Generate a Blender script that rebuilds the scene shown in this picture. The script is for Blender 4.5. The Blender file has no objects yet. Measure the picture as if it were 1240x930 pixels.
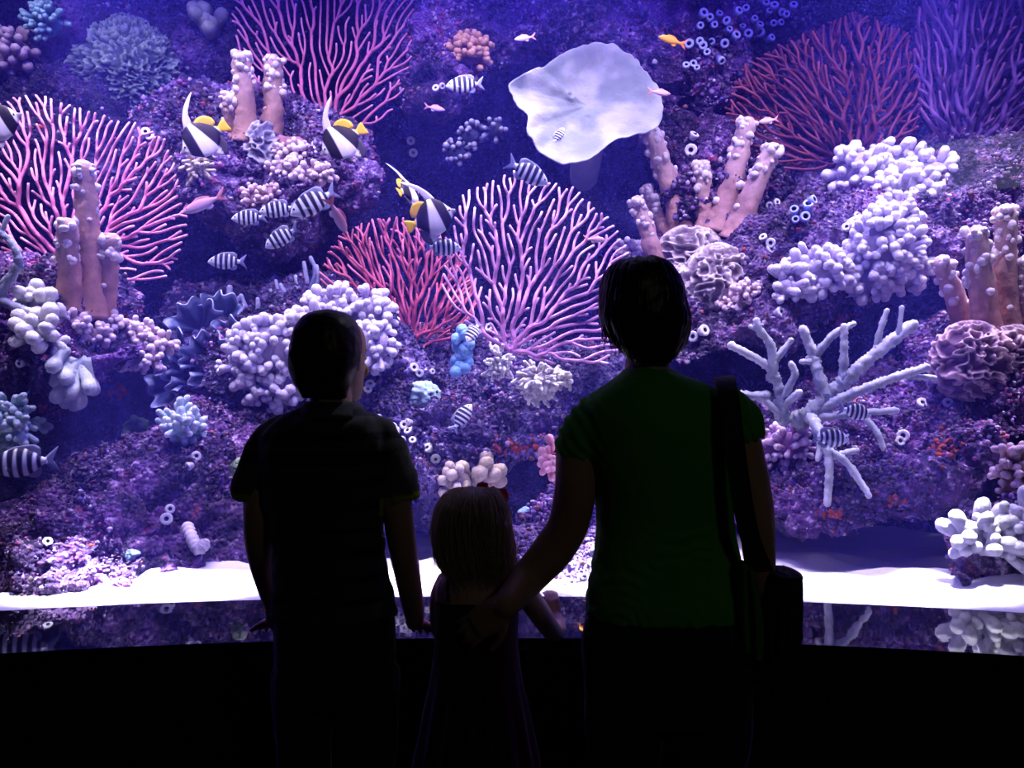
import bpy, math, random
import numpy as np
from mathutils import Vector, Matrix

scene = bpy.context.scene
COL = scene.collection
random.seed(7)
rng = np.random.default_rng(7)

# ---------------------------------------------------------------- camera, light, exposure
CZ = 1.35          # camera height (m)
FPX = 1000.0       # focal length in pixels of the 1240 x 930 frame
cam_d = bpy.data.cameras.new('camera')
cam_d.sensor_width = 36.0
cam_d.lens = 36.0 * FPX / 1240.0
cam_d.clip_start = 0.05
cam = bpy.data.objects.new('camera', cam_d)
COL.objects.link(cam)
cam.location = (0, 0, CZ)
cam.rotation_euler = (math.pi / 2, 0, 0)
scene.camera = cam

world = bpy.data.worlds.new('world')
scene.world = world
world.use_nodes = True
world.node_tree.nodes['Background'].inputs[0].default_value = (0, 0, 0, 1)
world.node_tree.nodes['Background'].inputs[1].default_value = 0.0

vs = scene.view_settings
vs.view_transform = 'Standard'
vs.look = 'None'
vs.gamma = 1.0
vs.use_curve_mapping = False
vs.exposure = 0.0

def area(name, loc, size, size_y, energy, col, rot=(0, 0, 0), spread=180):
    d = bpy.data.lights.new(name, 'AREA')
    d.shape = 'RECTANGLE'
    d.size, d.size_y = size, size_y
    d.energy = energy
    d.color = col
    d.spread = math.radians(spread)
    o = bpy.data.objects.new(name, d)
    COL.objects.link(o)
    o.location = loc
    o.rotation_euler = rot
    return o

VIOLET = (0.86, 0.72, 1.0)
WHITE = (0.84, 0.8, 1.0)
BLUE = (0.14, 0.085, 1.0)
def spot(name, loc, aim, energy, col, size, blend=0.35, radius=0.12):
    d = bpy.data.lights.new(name, 'SPOT')
    d.energy, d.color, d.spot_size, d.spot_blend, d.shadow_soft_size = energy, col, math.radians(size), blend, radius
    o = bpy.data.objects.new(name, d)
    COL.objects.link(o)
    o.location = loc
    o.rotation_euler = (Vector(aim) - Vector(loc)).to_track_quat('-Z', 'Y').to_euler()
    return o
# narrow strip lamps right behind the top of the window, shining straight down on the sand
for x in (-2.0, -1.0, 0.0, 1.0, 2.0):
    yg = -3.95 + math.sqrt(6.6 ** 2 - (x + 0.05) ** 2)
    area('sand_lamp', (x, yg + 0.12, 4.4), 1.0, 0.08, 52, WHITE, (math.radians(1.0), 0, 0), 7)
# reef spotlights under the tank lid, aimed back at the reef
for x in (-2.5, -1.5, -0.5, 0.5, 1.5, 2.5):
    spot('reef_lamp', (x, 2.95, 4.38), (x * 0.95, 4.5, 1.9), 190, VIOLET, 74, 0.5)
# wide lamps over the middle of the tank: top light for the reef, rim light for the visitors
for x in (-2.2, 0.0, 2.2):
    area('tank_lamp', (x, 3.95, 4.43), 0.9, 0.3, 26, VIOLET, (0, 0, 0), 58)
# unseen spots added under the tank lid to rim-light the visitors
for x in (-1.5, -0.2, 1.1):
    spot('visitor_fill', (x, 4.2, 4.42), (x * 0.6, 2.0, 1.1), 6, WHITE, 40, 0.6)
spot('visitor_fill', (1.55, 3.6, 4.4), (-0.36, 1.95, 1.36), 170, WHITE, 9, 0.9)  # narrow spot added only to brighten the cheek of the boy
# added deep blue fill, stands in for light scattered into the shadows
for x in (-1.9, 0.0, 1.9):
    area('blue_fill', (x, 3.1, 4.42), 1.7, 0.2, 44, BLUE, (math.radians(25), 0, 0), 170)
# a dim lamp in the dark viewing hall behind the visitors
area('hall_lamp', (1.6, -1.4, 2.9), 0.5, 0.5, 1.9, (0.95, 1.0, 0.85), (math.radians(35), 0, math.radians(15)))

# ---------------------------------------------------------------- helpers
def P(px, py, D):
    """world point seen at pixel (px,py) at depth D"""
    return np.array([(px - 620.0) / FPX * D, D, CZ + (465.0 - py) / FPX * D])

def nrm(v):
    v = np.asarray(v, float)
    return v / (np.linalg.norm(v) + 1e-12)

def _hash(ix, iy, iz, seed):
    h = (ix.astype(np.int64) * 374761393 + iy.astype(np.int64) * 668265263 + iz.astype(np.int64) * 2147483647 + seed * 974711) & 0xFFFFFFFF
    h = ((h ^ (h >> 13)) * 1274126177) & 0xFFFFFFFF
    h = ((h ^ (h >> 16)) * 2246822519) & 0xFFFFFFFF
    h = h ^ (h >> 15)
    return (h & 0xFFFFFF).astype(np.float64) / float(0xFFFFFF) * 2 - 1

def vnoise(p, seed=0):
    f = np.floor(p)
    t = p - f
    t = t * t * t * (t * (t * 6 - 15) + 10)
    i = f.astype(np.int64)
    x, y, z = i[:, 0], i[:, 1], i[:, 2]
    c = lambda a, b, d: _hash(x + a, y + b, z + d, seed)
    tx, ty, tz = t[:, 0], t[:, 1], t[:, 2]
    a0 = c(0, 0, 0) * (1 - tx) + c(1, 0, 0) * tx
    a1 = c(0, 1, 0) * (1 - tx) + c(1, 1, 0) * tx
    b0 = c(0, 0, 1) * (1 - tx) + c(1, 0, 1) * tx
    b1 = c(0, 1, 1) * (1 - tx) + c(1, 1, 1) * tx
    a = a0 * (1 - ty) + a1 * ty
    b = b0 * (1 - ty) + b1 * ty
    return a * (1 - tz) + b * tz

def fbm(p, octv=4, seed=0, gain=0.5):
    s = np.zeros(len(p)); a = 1.0; q = np.array(p, float)
    for k in range(octv):
        s += a * vnoise(q, seed + k * 17)
        a *= gain
        q = q * 2.03 + 3.7
    return s

class MB:
    """collects pieces of one mesh"""
    def __init__(self):
        self.v = []; self.f = []; self.c = []; self.n = 0
    def add(self, v, f, c=(0.5, 0.5, 0.5)):
        v = np.asarray(v, float)
        c = np.asarray(c, float)
        if c.ndim == 1:
            c = np.tile(c[:3], (len(v), 1))
        self.v.append(v); self.c.append(c[:, :3])
        for a in (f if isinstance(f, list) else [f]):
            self.f.append(np.asarray(a, np.int64) + self.n)
        self.n += len(v)
    def mesh(self, name, smooth=True):
        V = np.concatenate(self.v); C = np.concatenate(self.c)
        quads = [a for a in self.f if a.ndim == 2 and a.shape[1] == 4]
        tris = [a for a in self.f if a.ndim == 2 and a.shape[1] == 3]
        ngon = [a for a in self.f if a.ndim == 1]
        me = bpy.data.meshes.new(name)
        loops = []; starts = []; tot = []
        pos = 0
        for arr, k in ((quads, 4), (tris, 3)):
            if arr:
                A = np.concatenate(arr)
                loops.append(A.ravel())
                starts.append(pos + np.arange(len(A)) * k)
                tot.append(np.full(len(A), k))
                pos += len(A) * k
        for a in ngon:
            loops.append(a); starts.append(np.array([pos])); tot.append(np.array([len(a)])); pos += len(a)
        L = np.concatenate(loops).astype(np.int32)
        S = np.concatenate(starts).astype(np.int32)
        me.vertices.add(len(V)); me.vertices.foreach_set('co', V.ravel())
        me.loops.add(len(L)); me.loops.foreach_set('vertex_index', L)
        me.polygons.add(len(S)); me.polygons.foreach_set('loop_start', S)
        me.update(calc_edges=True)
        me.validate()
        me.polygons.foreach_set('use_smooth', np.full(len(me.polygons), smooth))
        at = me.color_attributes.new('Col', 'FLOAT_COLOR', 'POINT')
        at.data.foreach_set('color', np.concatenate([C, np.ones((len(C), 1))], 1).astype(np.float32).ravel())
        return me
    def build(self, name, mat, parent=None, smooth=True, origin=None):
        if origin is not None:
            o_ = np.asarray(origin, float)
            self.v = [v - o_ for v in self.v]
        return link(name, self.mesh(name, smooth), mat, parent, origin if parent is None else None)

def link(name, me, mat, parent=None, loc=None):
    o = bpy.data.objects.new(name, me)
    COL.objects.link(o)
    if mat is not None and len(me.materials) == 0:
        me.materials.append(mat)
    if parent is not None:
        o.parent = parent
    if loc is not None:
        o.location = Vector([float(a) for a in loc])
    return o

def empty(name, loc=(0, 0, 0)):
    o = bpy.data.objects.new(name, None)
    o.empty_display_size = 0.05
    COL.objects.link(o)
    o.location = Vector([float(a) for a in loc])
    return o

def tag(o, label=None, cat=None, group=None, kind=None):
    if label: o['label'] = label
    if cat: o['category'] = cat
    if group: o['group'] = group
    if kind: o['kind'] = kind
    return o

def tube(path, rad, seg=6, ref=None, ends=(False, True), bump=None):
    """tube along a path; returns verts, [quads, tris], t (0..1 along)"""
    p = np.asarray(path, float); n = len(p)
    r = np.broadcast_to(np.asarray(rad, float), (n,)).copy()
    t = np.gradient(p, axis=0)
    t /= (np.linalg.norm(t, axis=1, keepdims=True) + 1e-12)
    if ends[1]:      # rounded tip
        p = np.vstack([p, p[-1] + t[-1] * r[-1] * 0.55, p[-1] + t[-1] * r[-1] * 0.9])
        r = np.append(r, [r[-1] * 0.8, r[-1] * 0.35]); t = np.vstack([t, t[-1], t[-1]])
    if ends[0]:
        p = np.vstack([p[0] - t[0] * r[0] * 0.9, p[0] - t[0] * r[0] * 0.55, p])
        r = np.append([r[0] * 0.35, r[0] * 0.8], r); t = np.vstack([t[0], t[0], t])
    n = len(p)
    if ref is None:
        m = nrm(t.sum(0) + 1e-6)
        ref = np.eye(3)[np.argmin(np.abs(m))]
    a = np.cross(t, ref); a /= (np.linalg.norm(a, axis=1, keepdims=True) + 1e-9)
    b = np.cross(t, a)
    th = np.arange(seg) / seg * 2 * math.pi
    rr = np.repeat(r[:, None], seg, 1)
    if bump is not None:
        i, j = np.meshgrid(np.arange(n), np.arange(seg), indexing='ij')
        rr = rr * (1 + bump * (((i + j) % 2) - 0.5) + bump * 0.7 * rng.uniform(-1, 1, rr.shape))
    V = p[:, None, :] + rr[..., None] * (np.cos(th)[None, :, None] * a[:, None, :] + np.sin(th)[None, :, None] * b[:, None, :])
    V = V.reshape(-1, 3)
    i = np.arange(n - 1)[:, None] * seg; j = np.arange(seg)[None, :]; k = (np.arange(seg)[None, :] + 1) % seg
    Q = np.stack([i + j, i + k, i + seg + k, i + seg + j], -1).reshape(-1, 4)
    tt = np.repeat(np.linspace(0, 1, n), seg)
    nv = len(V)
    V = np.vstack([V, p[0], p[-1]])
    tt = np.append(tt, [0, 1])
    j = np.arange(seg); k = (j + 1) % seg
    T = np.vstack([np.stack([k, j, np.full(seg, nv)], 1), np.stack([(n - 1) * seg + j, (n - 1) * seg + k, np.full(seg, nv + 1)], 1)])
    return V, [Q, T], tt

def lerpc(c0, c1, t):
    t = np.asarray(t)[:, None]
    return np.asarray(c0, float)[None, :3] * (1 - t) + np.asarray(c1, float)[None, :3] * t

def grid_faces(nu, nv, wrap_u=False, wrap_v=False):
    iu = np.arange(nu if wrap_u else nu - 1); iv = np.arange(nv if wrap_v else nv - 1)
    a, b = np.meshgrid(iu, iv, indexing='ij')
    a2 = (a + 1) % nu; b2 = (b + 1) % nv
    return np.stack([a * nv + b, a2 * nv + b, a2 * nv + b2, a * nv + b2], -1).reshape(-1, 4)

def smooth_path(pts, n):
    """Catmull-Rom through points"""
    p = np.asarray(pts, float)
    p = np.vstack([2 * p[0] - p[1], p, 2 * p[-1] - p[-2]])
    m = len(p) - 3
    u = np.linspace(0, m - 1e-6, n); i = u.astype(int); t = (u - i)[:, None]
    a, b, c, d = p[i], p[i + 1], p[i + 2], p[i + 3]
    return 0.5 * (2 * b + (c - a) * t + (2 * a - 5 * b + 4 * c - d) * t ** 2 + (3 * b - a - 3 * c + d) * t ** 3)

def solid_sheet(V, nu, nv, thick, c):
    """closed sheet from a nu x nv grid of points; returns verts, faces, colours"""
    V = np.asarray(V, float); G = V.reshape(nu, nv, 3)
    N = np.cross(np.gradient(G, axis=0), np.gradient(G, axis=1))
    N /= (np.linalg.norm(N, axis=2, keepdims=True) + 1e-12)
    th = np.asarray(thick)
    if th.ndim == 0: th = np.full((nu, nv), float(th))
    A = (G + N * th[..., None] / 2).reshape(-1, 3); B = (G - N * th[..., None] / 2).reshape(-1, 3)
    q = grid_faces(nu, nv); m = nu * nv
    rim = np.concatenate([np.arange(nv), np.arange(1, nu) * nv + nv - 1, (nu - 1) * nv + np.arange(nv - 2, -1, -1), np.arange(nu - 2, 0, -1) * nv])
    r2 = np.roll(rim, -1)
    side = np.stack([rim, rim + m, r2 + m, r2], 1)
    cc = np.asarray(c, float)
    if cc.ndim == 2: cc = np.vstack([cc, cc])
    return np.vstack([A, B]), [q, q[:, ::-1] + m, side], cc

# ---------------------------------------------------------------- materials
def mat_attr(name, rough=0.65, bump=0.0, bscale=60.0, spec=0.3, sheen=0.0, mottle=0.0, mscale=14.0, translucent=0.0):
    m = bpy.data.materials.new(name); m.use_nodes = True
    nt = m.node_tree; b = nt.nodes['Principled BSDF']
    at = nt.nodes.new('ShaderNodeAttribute'); at.attribute_name = 'Col'
    col = at.outputs['Color']
    tc = nt.nodes.new('ShaderNodeTexCoord')
    if mottle > 0:
        n = nt.nodes.new('ShaderNodeTexNoise'); n.inputs['Scale'].default_value = mscale; n.inputs['Detail'].default_value = 6
        nt.links.new(tc.outputs['Object'], n.inputs['Vector'])
        mr = nt.nodes.new('ShaderNodeMapRange')
        mr.inputs[1].default_value = 0.3; mr.inputs[2].default_value = 0.7
        mr.inputs[3].default_value = 1 - mottle; mr.inputs[4].default_value = 1 + mottle * 0.4
        nt.links.new(n.outputs['Fac'], mr.inputs[0])
        mx = nt.nodes.new('ShaderNodeVectorMath'); mx.operation = 'SCALE'
        nt.links.new(col, mx.inputs[0]); nt.links.new(mr.outputs[0], mx.inputs['Scale'])
        col = mx.outputs[0]
    nt.links.new(col, b.inputs['Base Color'])
    b.inputs['Roughness'].default_value = rough
    b.inputs['Specular IOR Level'].default_value = spec
    if sheen:
        b.inputs['Sheen Weight'].default_value = sheen
        b.inputs['Sheen Roughness'].default_value = 0.4
    if bump > 0:
        n = nt.nodes.new('ShaderNodeTexNoise'); n.inputs['Scale'].default_value = bscale; n.inputs['Detail'].default_value = 4
        nt.links.new(tc.outputs['Object'], n.inputs['Vector'])
        bp = nt.nodes.new('ShaderNodeBump'); bp.inputs['Strength'].default_value = bump; bp.inputs['Distance'].default_value = 0.01
        nt.links.new(n.outputs['Fac'], bp.inputs['Height']); nt.links.new(bp.outputs[0], b.inputs['Normal'])
    if translucent:
        tr = nt.nodes.new('ShaderNodeBsdfTranslucent'); nt.links.new(col, tr.inputs[0])
        ms = nt.nodes.new('ShaderNodeMixShader'); ms.inputs[0].default_value = translucent
        out = nt.nodes['Material Output']
        nt.links.new(b.outputs[0], ms.inputs[1]); nt.links.new(tr.outputs[0], ms.inputs[2]); nt.links.new(ms.outputs[0], out.inputs[0])
    return m

def mat_plain(name, col, rough=0.8, spec=0.3, bump=0.0, bscale=40, metal=0):
    m = bpy.data.materials.new(name); m.use_nodes = True
    nt = m.node_tree; b = nt.nodes['Principled BSDF']
    n = nt.nodes.new('ShaderNodeTexNoise'); n.inputs['Scale'].default_value = bscale
    tc = nt.nodes.new('ShaderNodeTexCoord'); nt.links.new(tc.outputs['Object'], n.inputs['Vector'])
    cr = nt.nodes.new('ShaderNodeMix'); cr.data_type = 'RGBA'
    nt.links.new(n.outputs['Fac'], cr.inputs[0])
    cr.inputs[6].default_value = (*[c * 0.85 for c in col], 1); cr.inputs[7].default_value = (*[min(1, c * 1.12) for c in col], 1)
    nt.links.new(cr.outputs[2], b.inputs['Base Color'])
    b.inputs['Roughness'].default_value = rough; b.inputs['Specular IOR Level'].default_value = spec; b.inputs['Metallic'].default_value = metal
    if bump:
        bp = nt.nodes.new('ShaderNodeBump'); bp.inputs['Strength'].default_value = bump; bp.inputs['Distance'].default_value = 0.01
        nt.links.new(n.outputs['Fac'], bp.inputs['Height']); nt.links.new(bp.outputs[0], b.inputs['Normal'])
    return m

def mat_rock(name, dark, mid, light, accent, rough=0.85, scale=1.0):
    """encrusted reef rock: patches of coralline crust over dark stone"""
    m = bpy.data.materials.new(name); m.use_nodes = True
    nt = m.node_tree; b = nt.nodes['Principled BSDF']; L = nt.links.new
    tc = nt.nodes.new('ShaderNodeTexCoord')
    def noise(sc, det=6, off=0.0):
        mp = nt.nodes.new('ShaderNodeMapping'); mp.inputs['Location'].default_value = (off, off * 1.7, -off)
        L(tc.outputs['Object'], mp.inputs['Vector'])
        n = nt.nodes.new('ShaderNodeTexNoise'); n.inputs['Scale'].default_value = sc * scale; n.inputs['Detail'].default_value = det
        n.inputs['Roughness'].default_value = 0.62
        L(mp.outputs[0], n.inputs['Vector']); return n.outputs['Fac']
    def ramp(fac, a, bb):
        r = nt.nodes.new('ShaderNodeMapRange'); r.inputs[1].default_value = a; r.inputs[2].default_value = bb; r.interpolation_type = 'SMOOTHSTEP'
        L(fac, r.inputs[0]); return r.outputs[0]
    def mix(f, a, bb):
        x = nt.nodes.new('ShaderNodeMix'); x.data_type = 'RGBA'
        L(f, x.inputs[0])
        if isinstance(a, tuple): x.inputs[6].default_value = (*a, 1)
        else: L(a, x.inputs[6])
        if isinstance(bb, tuple): x.inputs[7].default_value = (*bb, 1)
        else: L(bb, x.inputs[7])
        return x.outputs[2]
    c = mix(ramp(noise(5, 8), 0.4, 0.6), dark, mid)
    c = mix(ramp(noise(26, 6, 4.0), 0.52, 0.66), c, light)
    c = mix(ramp(noise(9, 5, 9.0), 0.6, 0.68), c, accent)
    dk = nt.nodes.new('ShaderNodeVectorMath'); dk.operation = 'SCALE'; mr = nt.nodes.new('ShaderNodeMapRange'); L(noise(2.6, 3, 14.0), mr.inputs[0])
    for k_, v_ in ((1, 0.38), (2, 0.64), (3, 0.2), (4, 1.2)): mr.inputs[k_].default_value = v_
    L(c, dk.inputs[0]); L(mr.outputs[0], dk.inputs['Scale']); c = dk.outputs[0]
    v = nt.nodes.new('ShaderNodeTexVoronoi'); v.inputs['Scale'].default_value = 55 * scale; L(tc.outputs['Object'], v.inputs['Vector'])
    L(c, b.inputs['Base Color'])
    b.inputs['Roughness'].default_value = rough; b.inputs['Specular IOR Level'].default_value = 0.25
    bp = nt.nodes.new('ShaderNodeBump'); bp.inputs['Strength'].default_value = 0.9; bp.inputs['Distance'].default_value = 0.025
    ad = nt.nodes.new('ShaderNodeMath'); ad.operation = 'SUBTRACT'
    L(noise(40, 8, 2.0), ad.inputs[0]); L(v.outputs['Distance'], ad.inputs[1])
    L(ad.outputs[0], bp.inputs['Height']); L(bp.outputs[0], b.inputs['Normal'])
    return m

# ---------------------------------------------------------------- the place: hall, window, tank
LEDGE_Z = CZ - 0.68
WC = (-0.05, -3.95)    # centre of the window's arc
WR = 6.6               # radius of the window
LR = 6.16              # radius of the ledge front

def struct(name, mb, mat, label=None):
    o = mb.build(name, mat, smooth=False)
    tag(o, kind='structure', label=label)
    return o

def box(mb, x0, x1, y0, y1, z0, z1, c=(0.5, 0.5, 0.5)):
    v = [(x, y, z) for x in (x0, x1) for y in (y0, y1) for z in (z0, z1)]
    f = np.array([(0, 1, 3, 2), (4, 6, 7, 5), (0, 4, 5, 1), (2, 3, 7, 6), (0, 2, 6, 4), (1, 5, 7, 3)])
    mb.add(v, f, c)

def arc_solid(r_in, r_out, z0, z1, x_half=2.4, n=64):
    """curved slab between two concentric arcs"""
    xs = np.linspace(-x_half, x_half, n)
    yi = WC[1] + np.sqrt(r_in ** 2 - (xs - WC[0]) ** 2); yo = WC[1] + np.sqrt(r_out ** 2 - (xs - WC[0]) ** 2)
    ring = np.stack([np.stack([xs, yi, np.full(n, z0)], 1), np.stack([xs, yi, np.full(n, z1)], 1), np.stack([xs, yo, np.full(n, z1)], 1), np.stack([xs, yo, np.full(n, z0)], 1)], 1)
    V = ring.reshape(-1, 3)
    q = grid_faces(n, 4, wrap_v=True)
    caps = np.array([[0, 1, 2, 3], [(n - 1) * 4 + 3, (n - 1) * 4 + 2, (n - 1) * 4 + 1, (n - 1) * 4]])
    mb = MB(); mb.add(V, [q, caps])
    return mb

M_black = mat_plain('hall_black_paint', (0.012, 0.012, 0.014), 0.9, 0.1)
M_carpet = mat_plain('dark_red_carpet', (0.035, 0.008, 0.008), 1.0, 0.05, 0.6, 300)
M_tank = mat_rock('tank_back_blue', (0.012, 0.012, 0.07), (0.03, 0.025, 0.12), (0.09, 0.06, 0.22), (0.05, 0.03, 0.14), scale=1.0)
M_ledge = bpy.data.materials.new('polished_black_ledge'); M_ledge.use_nodes = True
_b = M_ledge.node_tree.nodes['Principled BSDF']
_b.inputs['Base Color'].default_value = (0.008, 0.008, 0.012, 1); _b.inputs['Roughness'].default_value = 0.035
_b.inputs['IOR'].default_value = 1.7; _b.inputs['Specular IOR Level'].default_value = 0.5
_n = M_ledge.node_tree.nodes.new('ShaderNodeTexNoise'); _n.inputs['Scale'].default_value = 9
_bp = M_ledge.node_tree.nodes.new('ShaderNodeBump'); _bp.inputs['Strength'].default_value = 0.02; _bp.inputs['Distance'].default_value = 0.02
M_ledge.node_tree.links.new(_n.outputs['Fac'], _bp.inputs['Height']); M_ledge.node_tree.links.new(_bp.outputs[0], _b.inputs['Normal'])

# clear acrylic: passes light straight through, reflects a little at its surface
M_glass = bpy.data.materials.new('clear_acrylic'); M_glass.use_nodes = True
_nt = M_glass.node_tree
_tr = _nt.nodes.new('ShaderNodeBsdfTransparent'); _tr.inputs[0].default_value = (0.97, 0.97, 0.99, 1)
_gl = _nt.nodes.new('ShaderNodeBsdfGlossy'); _gl.inputs['Roughness'].default_value = 0.01
_lw = _nt.nodes.new('ShaderNodeLayerWeight'); _lw.inputs[0].default_value = 0.5
_pw = _nt.nodes.new('ShaderNodeMath'); _pw.operation = 'POWER'; _pw.inputs[1].default_value = 5.0
_fr = _nt.nodes.new('ShaderNodeMath'); _fr.operation = 'MULTIPLY_ADD'; _fr.inputs[1].default_value = 0.95; _fr.inputs[2].default_value = 0.02
_nt.links.new(_lw.outputs['Facing'], _pw.inputs[0]); _nt.links.new(_pw.outputs[0], _fr.inputs[0])
_ms = _nt.nodes.new('ShaderNodeMixShader')
_nt.links.new(_fr.outputs[0], _ms.inputs[0]); _nt.links.new(_tr.outputs[0], _ms.inputs[1]); _nt.links.new(_gl.outputs[0], _ms.inputs[2])
_nt.links.new(_ms.outputs[0], _nt.nodes['Material Output'].inputs[0])

TX, TB, TT = 4.3, 5.75, 4.55       # tank half width, back, top
mb = MB(); box(mb, -2.6, 2.6, -3.2, 2.75, -0.1, 0.0); struct('floor', mb, M_carpet)
mb = MB(); box(mb, -2.6, 2.6, -3.2, 2.6, 3.05, 3.15); struct('ceiling', mb, M_black)
mb = MB(); box(mb, -2.6, -2.4, -3.2, 2.3, 0, 3.05); struct('wall_left', mb, M_black)
mb = MB(); box(mb, 2.4, 2.6, -3.2, 2.3, 0, 3.05); struct('wall_right', mb, M_black)
mb = MB(); box(mb, -2.6, 2.6, -3.3, -3.2, 0, 3.05); struct('wall_rear', mb, M_black)
struct('wall_front', arc_solid(LR + 0.02, WR + 0.05, 0.0, LEDGE_Z - 0.035), M_black)
struct('trim_1', arc_solid(LR, WR - 0.005, LEDGE_Z - 0.035, LEDGE_Z), M_ledge)
struct('wall_lintel', arc_solid(WR - 0.05, WR + 0.1, 2.95, 4.6), M_black)
xs = np.linspace(-2.4, 2.4, 80)
ys = WC[1] + np.sqrt(WR ** 2 - (xs - WC[0]) ** 2)
V = np.concatenate([np.stack([xs, ys, np.full(80, LEDGE_Z - 0.02)], 1), np.stack([xs, ys, np.full(80, 2.96)], 1)])
mb = MB(); mb.add(V, grid_faces(2, 80)); o = mb.build('window_1', M_glass); tag(o, kind='structure')

# tank shell
def wall_grid(name, corner, u, v, nu, nv, amp, seed, nrm_dir):
    uu, vv = np.meshgrid(np.linspace(0, 1, nu), np.linspace(0, 1, nv), indexing='ij')
    V = np.asarray(corner)[None] + uu.reshape(-1, 1) * np.asarray(u)[None] + vv.reshape(-1, 1) * np.asarray(v)[None]
    d = fbm(V * 1.1, 5, seed) * amp + fbm(V * 6, 3, seed + 5) * amp * 0.25
    V = V + d[:, None] * np.asarray(nrm_dir)[None]
    mb = MB(); mb.add(V, grid_faces(nu, nv)); o = mb.build(name, M_tank); tag(o, kind='structure'); return o
wall_grid('wall_tank_back', (-TX, TB, -0.5), (2 * TX, 0, 0), (0, 0, TT + 0.5), 260, 150, 0.22, 3, (0, -1, 0))
mb = MB(); box(mb, -TX - 0.1, -TX, 2.0, TB + 0.2, -0.5, TT); struct('wall_tank_left', mb, M_tank)
mb = MB(); box(mb, TX, TX + 0.1, 2.0, TB + 0.2, -0.5, TT); struct('wall_tank_right', mb, M_tank)
mb = MB(); box(mb, -TX, -2.4, 1.95, 2.2, -0.5, TT); struct('wall_tank_front_left', mb, M_black)
mb = MB(); box(mb, 2.4, TX, 1.95, 2.2, -0.5, TT); struct('wall_tank_front_right', mb, M_black)
mb = MB(); box(mb, -TX - 0.1, TX + 0.1, 2.0, TB + 0.3, TT, TT + 0.1); struct('ceiling_tank', mb, M_black)

# sand
nu, nv = 260, 130
uu, vv = np.meshgrid(np.linspace(-1, 1, nu), np.linspace(0, 1, nv), indexing='ij')
X = uu * (TX - 0.03)
Y0 = WC[1] + np.sqrt(np.maximum(WR ** 2 - (np.clip(X, -2.4, 2.4) - WC[0]) ** 2, 0)) + 0.012
Y = Y0 + vv ** 1.5 * (TB - 0.15 - Y0)
q = np.stack([X.ravel(), Y.ravel(), np.zeros(X.size)], 1)
Z = LEDGE_Z - 0.008 - 0.12 * np.clip(Y.ravel() - 2.9, 0, 9) + 0.05 * np.clip(vv.ravel() * 6, 0, 1) * (0.2 + fbm(q * np.array([1.6, 3.0, 1]), 3, 21)) * 0.9 + 0.012 * fbm(q * 7, 3, 4) * np.clip(vv.ravel() * 10, 0, 1)
V = np.stack([X.ravel(), Y.ravel(), Z], 1)
M_sand = mat_plain('white_sand', (0.8, 0.79, 0.83), 0.95, 0.1, 0.5, 220)
mb = MB(); mb.add(V, grid_faces(nu, nv)); o = mb.build('sand_bed', M_sand)
tag(o, 'bright white sand covering the tank floor behind the glass', 'sand', kind='stuff')
# ---------------------------------------------------------------- reef rocks
PURPLE = mat_rock('rock_purple_crust', (0.03, 0.016, 0.07), (0.15, 0.06, 0.24), (0.42, 0.27, 0.55), (0.27, 0.05, 0.14))
LILAC = mat_rock('rock_lilac_crust', (0.06, 0.035, 0.13), (0.24, 0.14, 0.36), (0.55, 0.42, 0.66), (0.34, 0.1, 0.22))
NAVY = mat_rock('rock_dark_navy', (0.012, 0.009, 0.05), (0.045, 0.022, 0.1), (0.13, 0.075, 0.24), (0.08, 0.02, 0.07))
BLUEGREY = mat_rock('rock_blue_crust', (0.04, 0.03, 0.12), (0.15, 0.11, 0.31), (0.4, 0.33, 0.6), (0.24, 0.07, 0.14))
M_crust = mat_attr('coralline_crust', 0.8, 0.5, 90)

_ICO = None
def ico():
    global _ICO
    if _ICO is None:
        g = (1 + 5 ** 0.5) / 2
        v = np.array([(-1, g, 0), (1, g, 0), (-1, -g, 0), (1, -g, 0), (0, -1, g), (0, 1, g), (0, -1, -g), (0, 1, -g), (g, 0, -1), (g, 0, 1), (-g, 0, -1), (-g, 0, 1)], float)
        v /= np.linalg.norm(v[0])
        f = np.array([(0, 11, 5), (0, 5, 1), (0, 1, 7), (0, 7, 10), (0, 10, 11), (1, 5, 9), (5, 11, 4), (11, 10, 2), (10, 7, 6), (7, 1, 8), (3, 9, 4), (3, 4, 2), (3, 2, 6), (3, 6, 8), (3, 8, 9), (4, 9, 5), (2, 4, 11), (6, 2, 10), (8, 6, 7), (9, 8, 1)])
        _ICO = (v, f)
    return _ICO

CRUST = [((0.34, 0.23, 0.48), 4), ((0.5, 0.4, 0.64), 2), ((0.2, 0.09, 0.3), 5), ((0.34, 0.09, 0.26), 3), ((0.13, 0.1, 0.3), 3), ((0.7, 0.62, 0.76), 0.8), ((0.26, 0.1, 0.1), 1.2), ((0.16, 0.12, 0.14), 1.5)]

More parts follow.
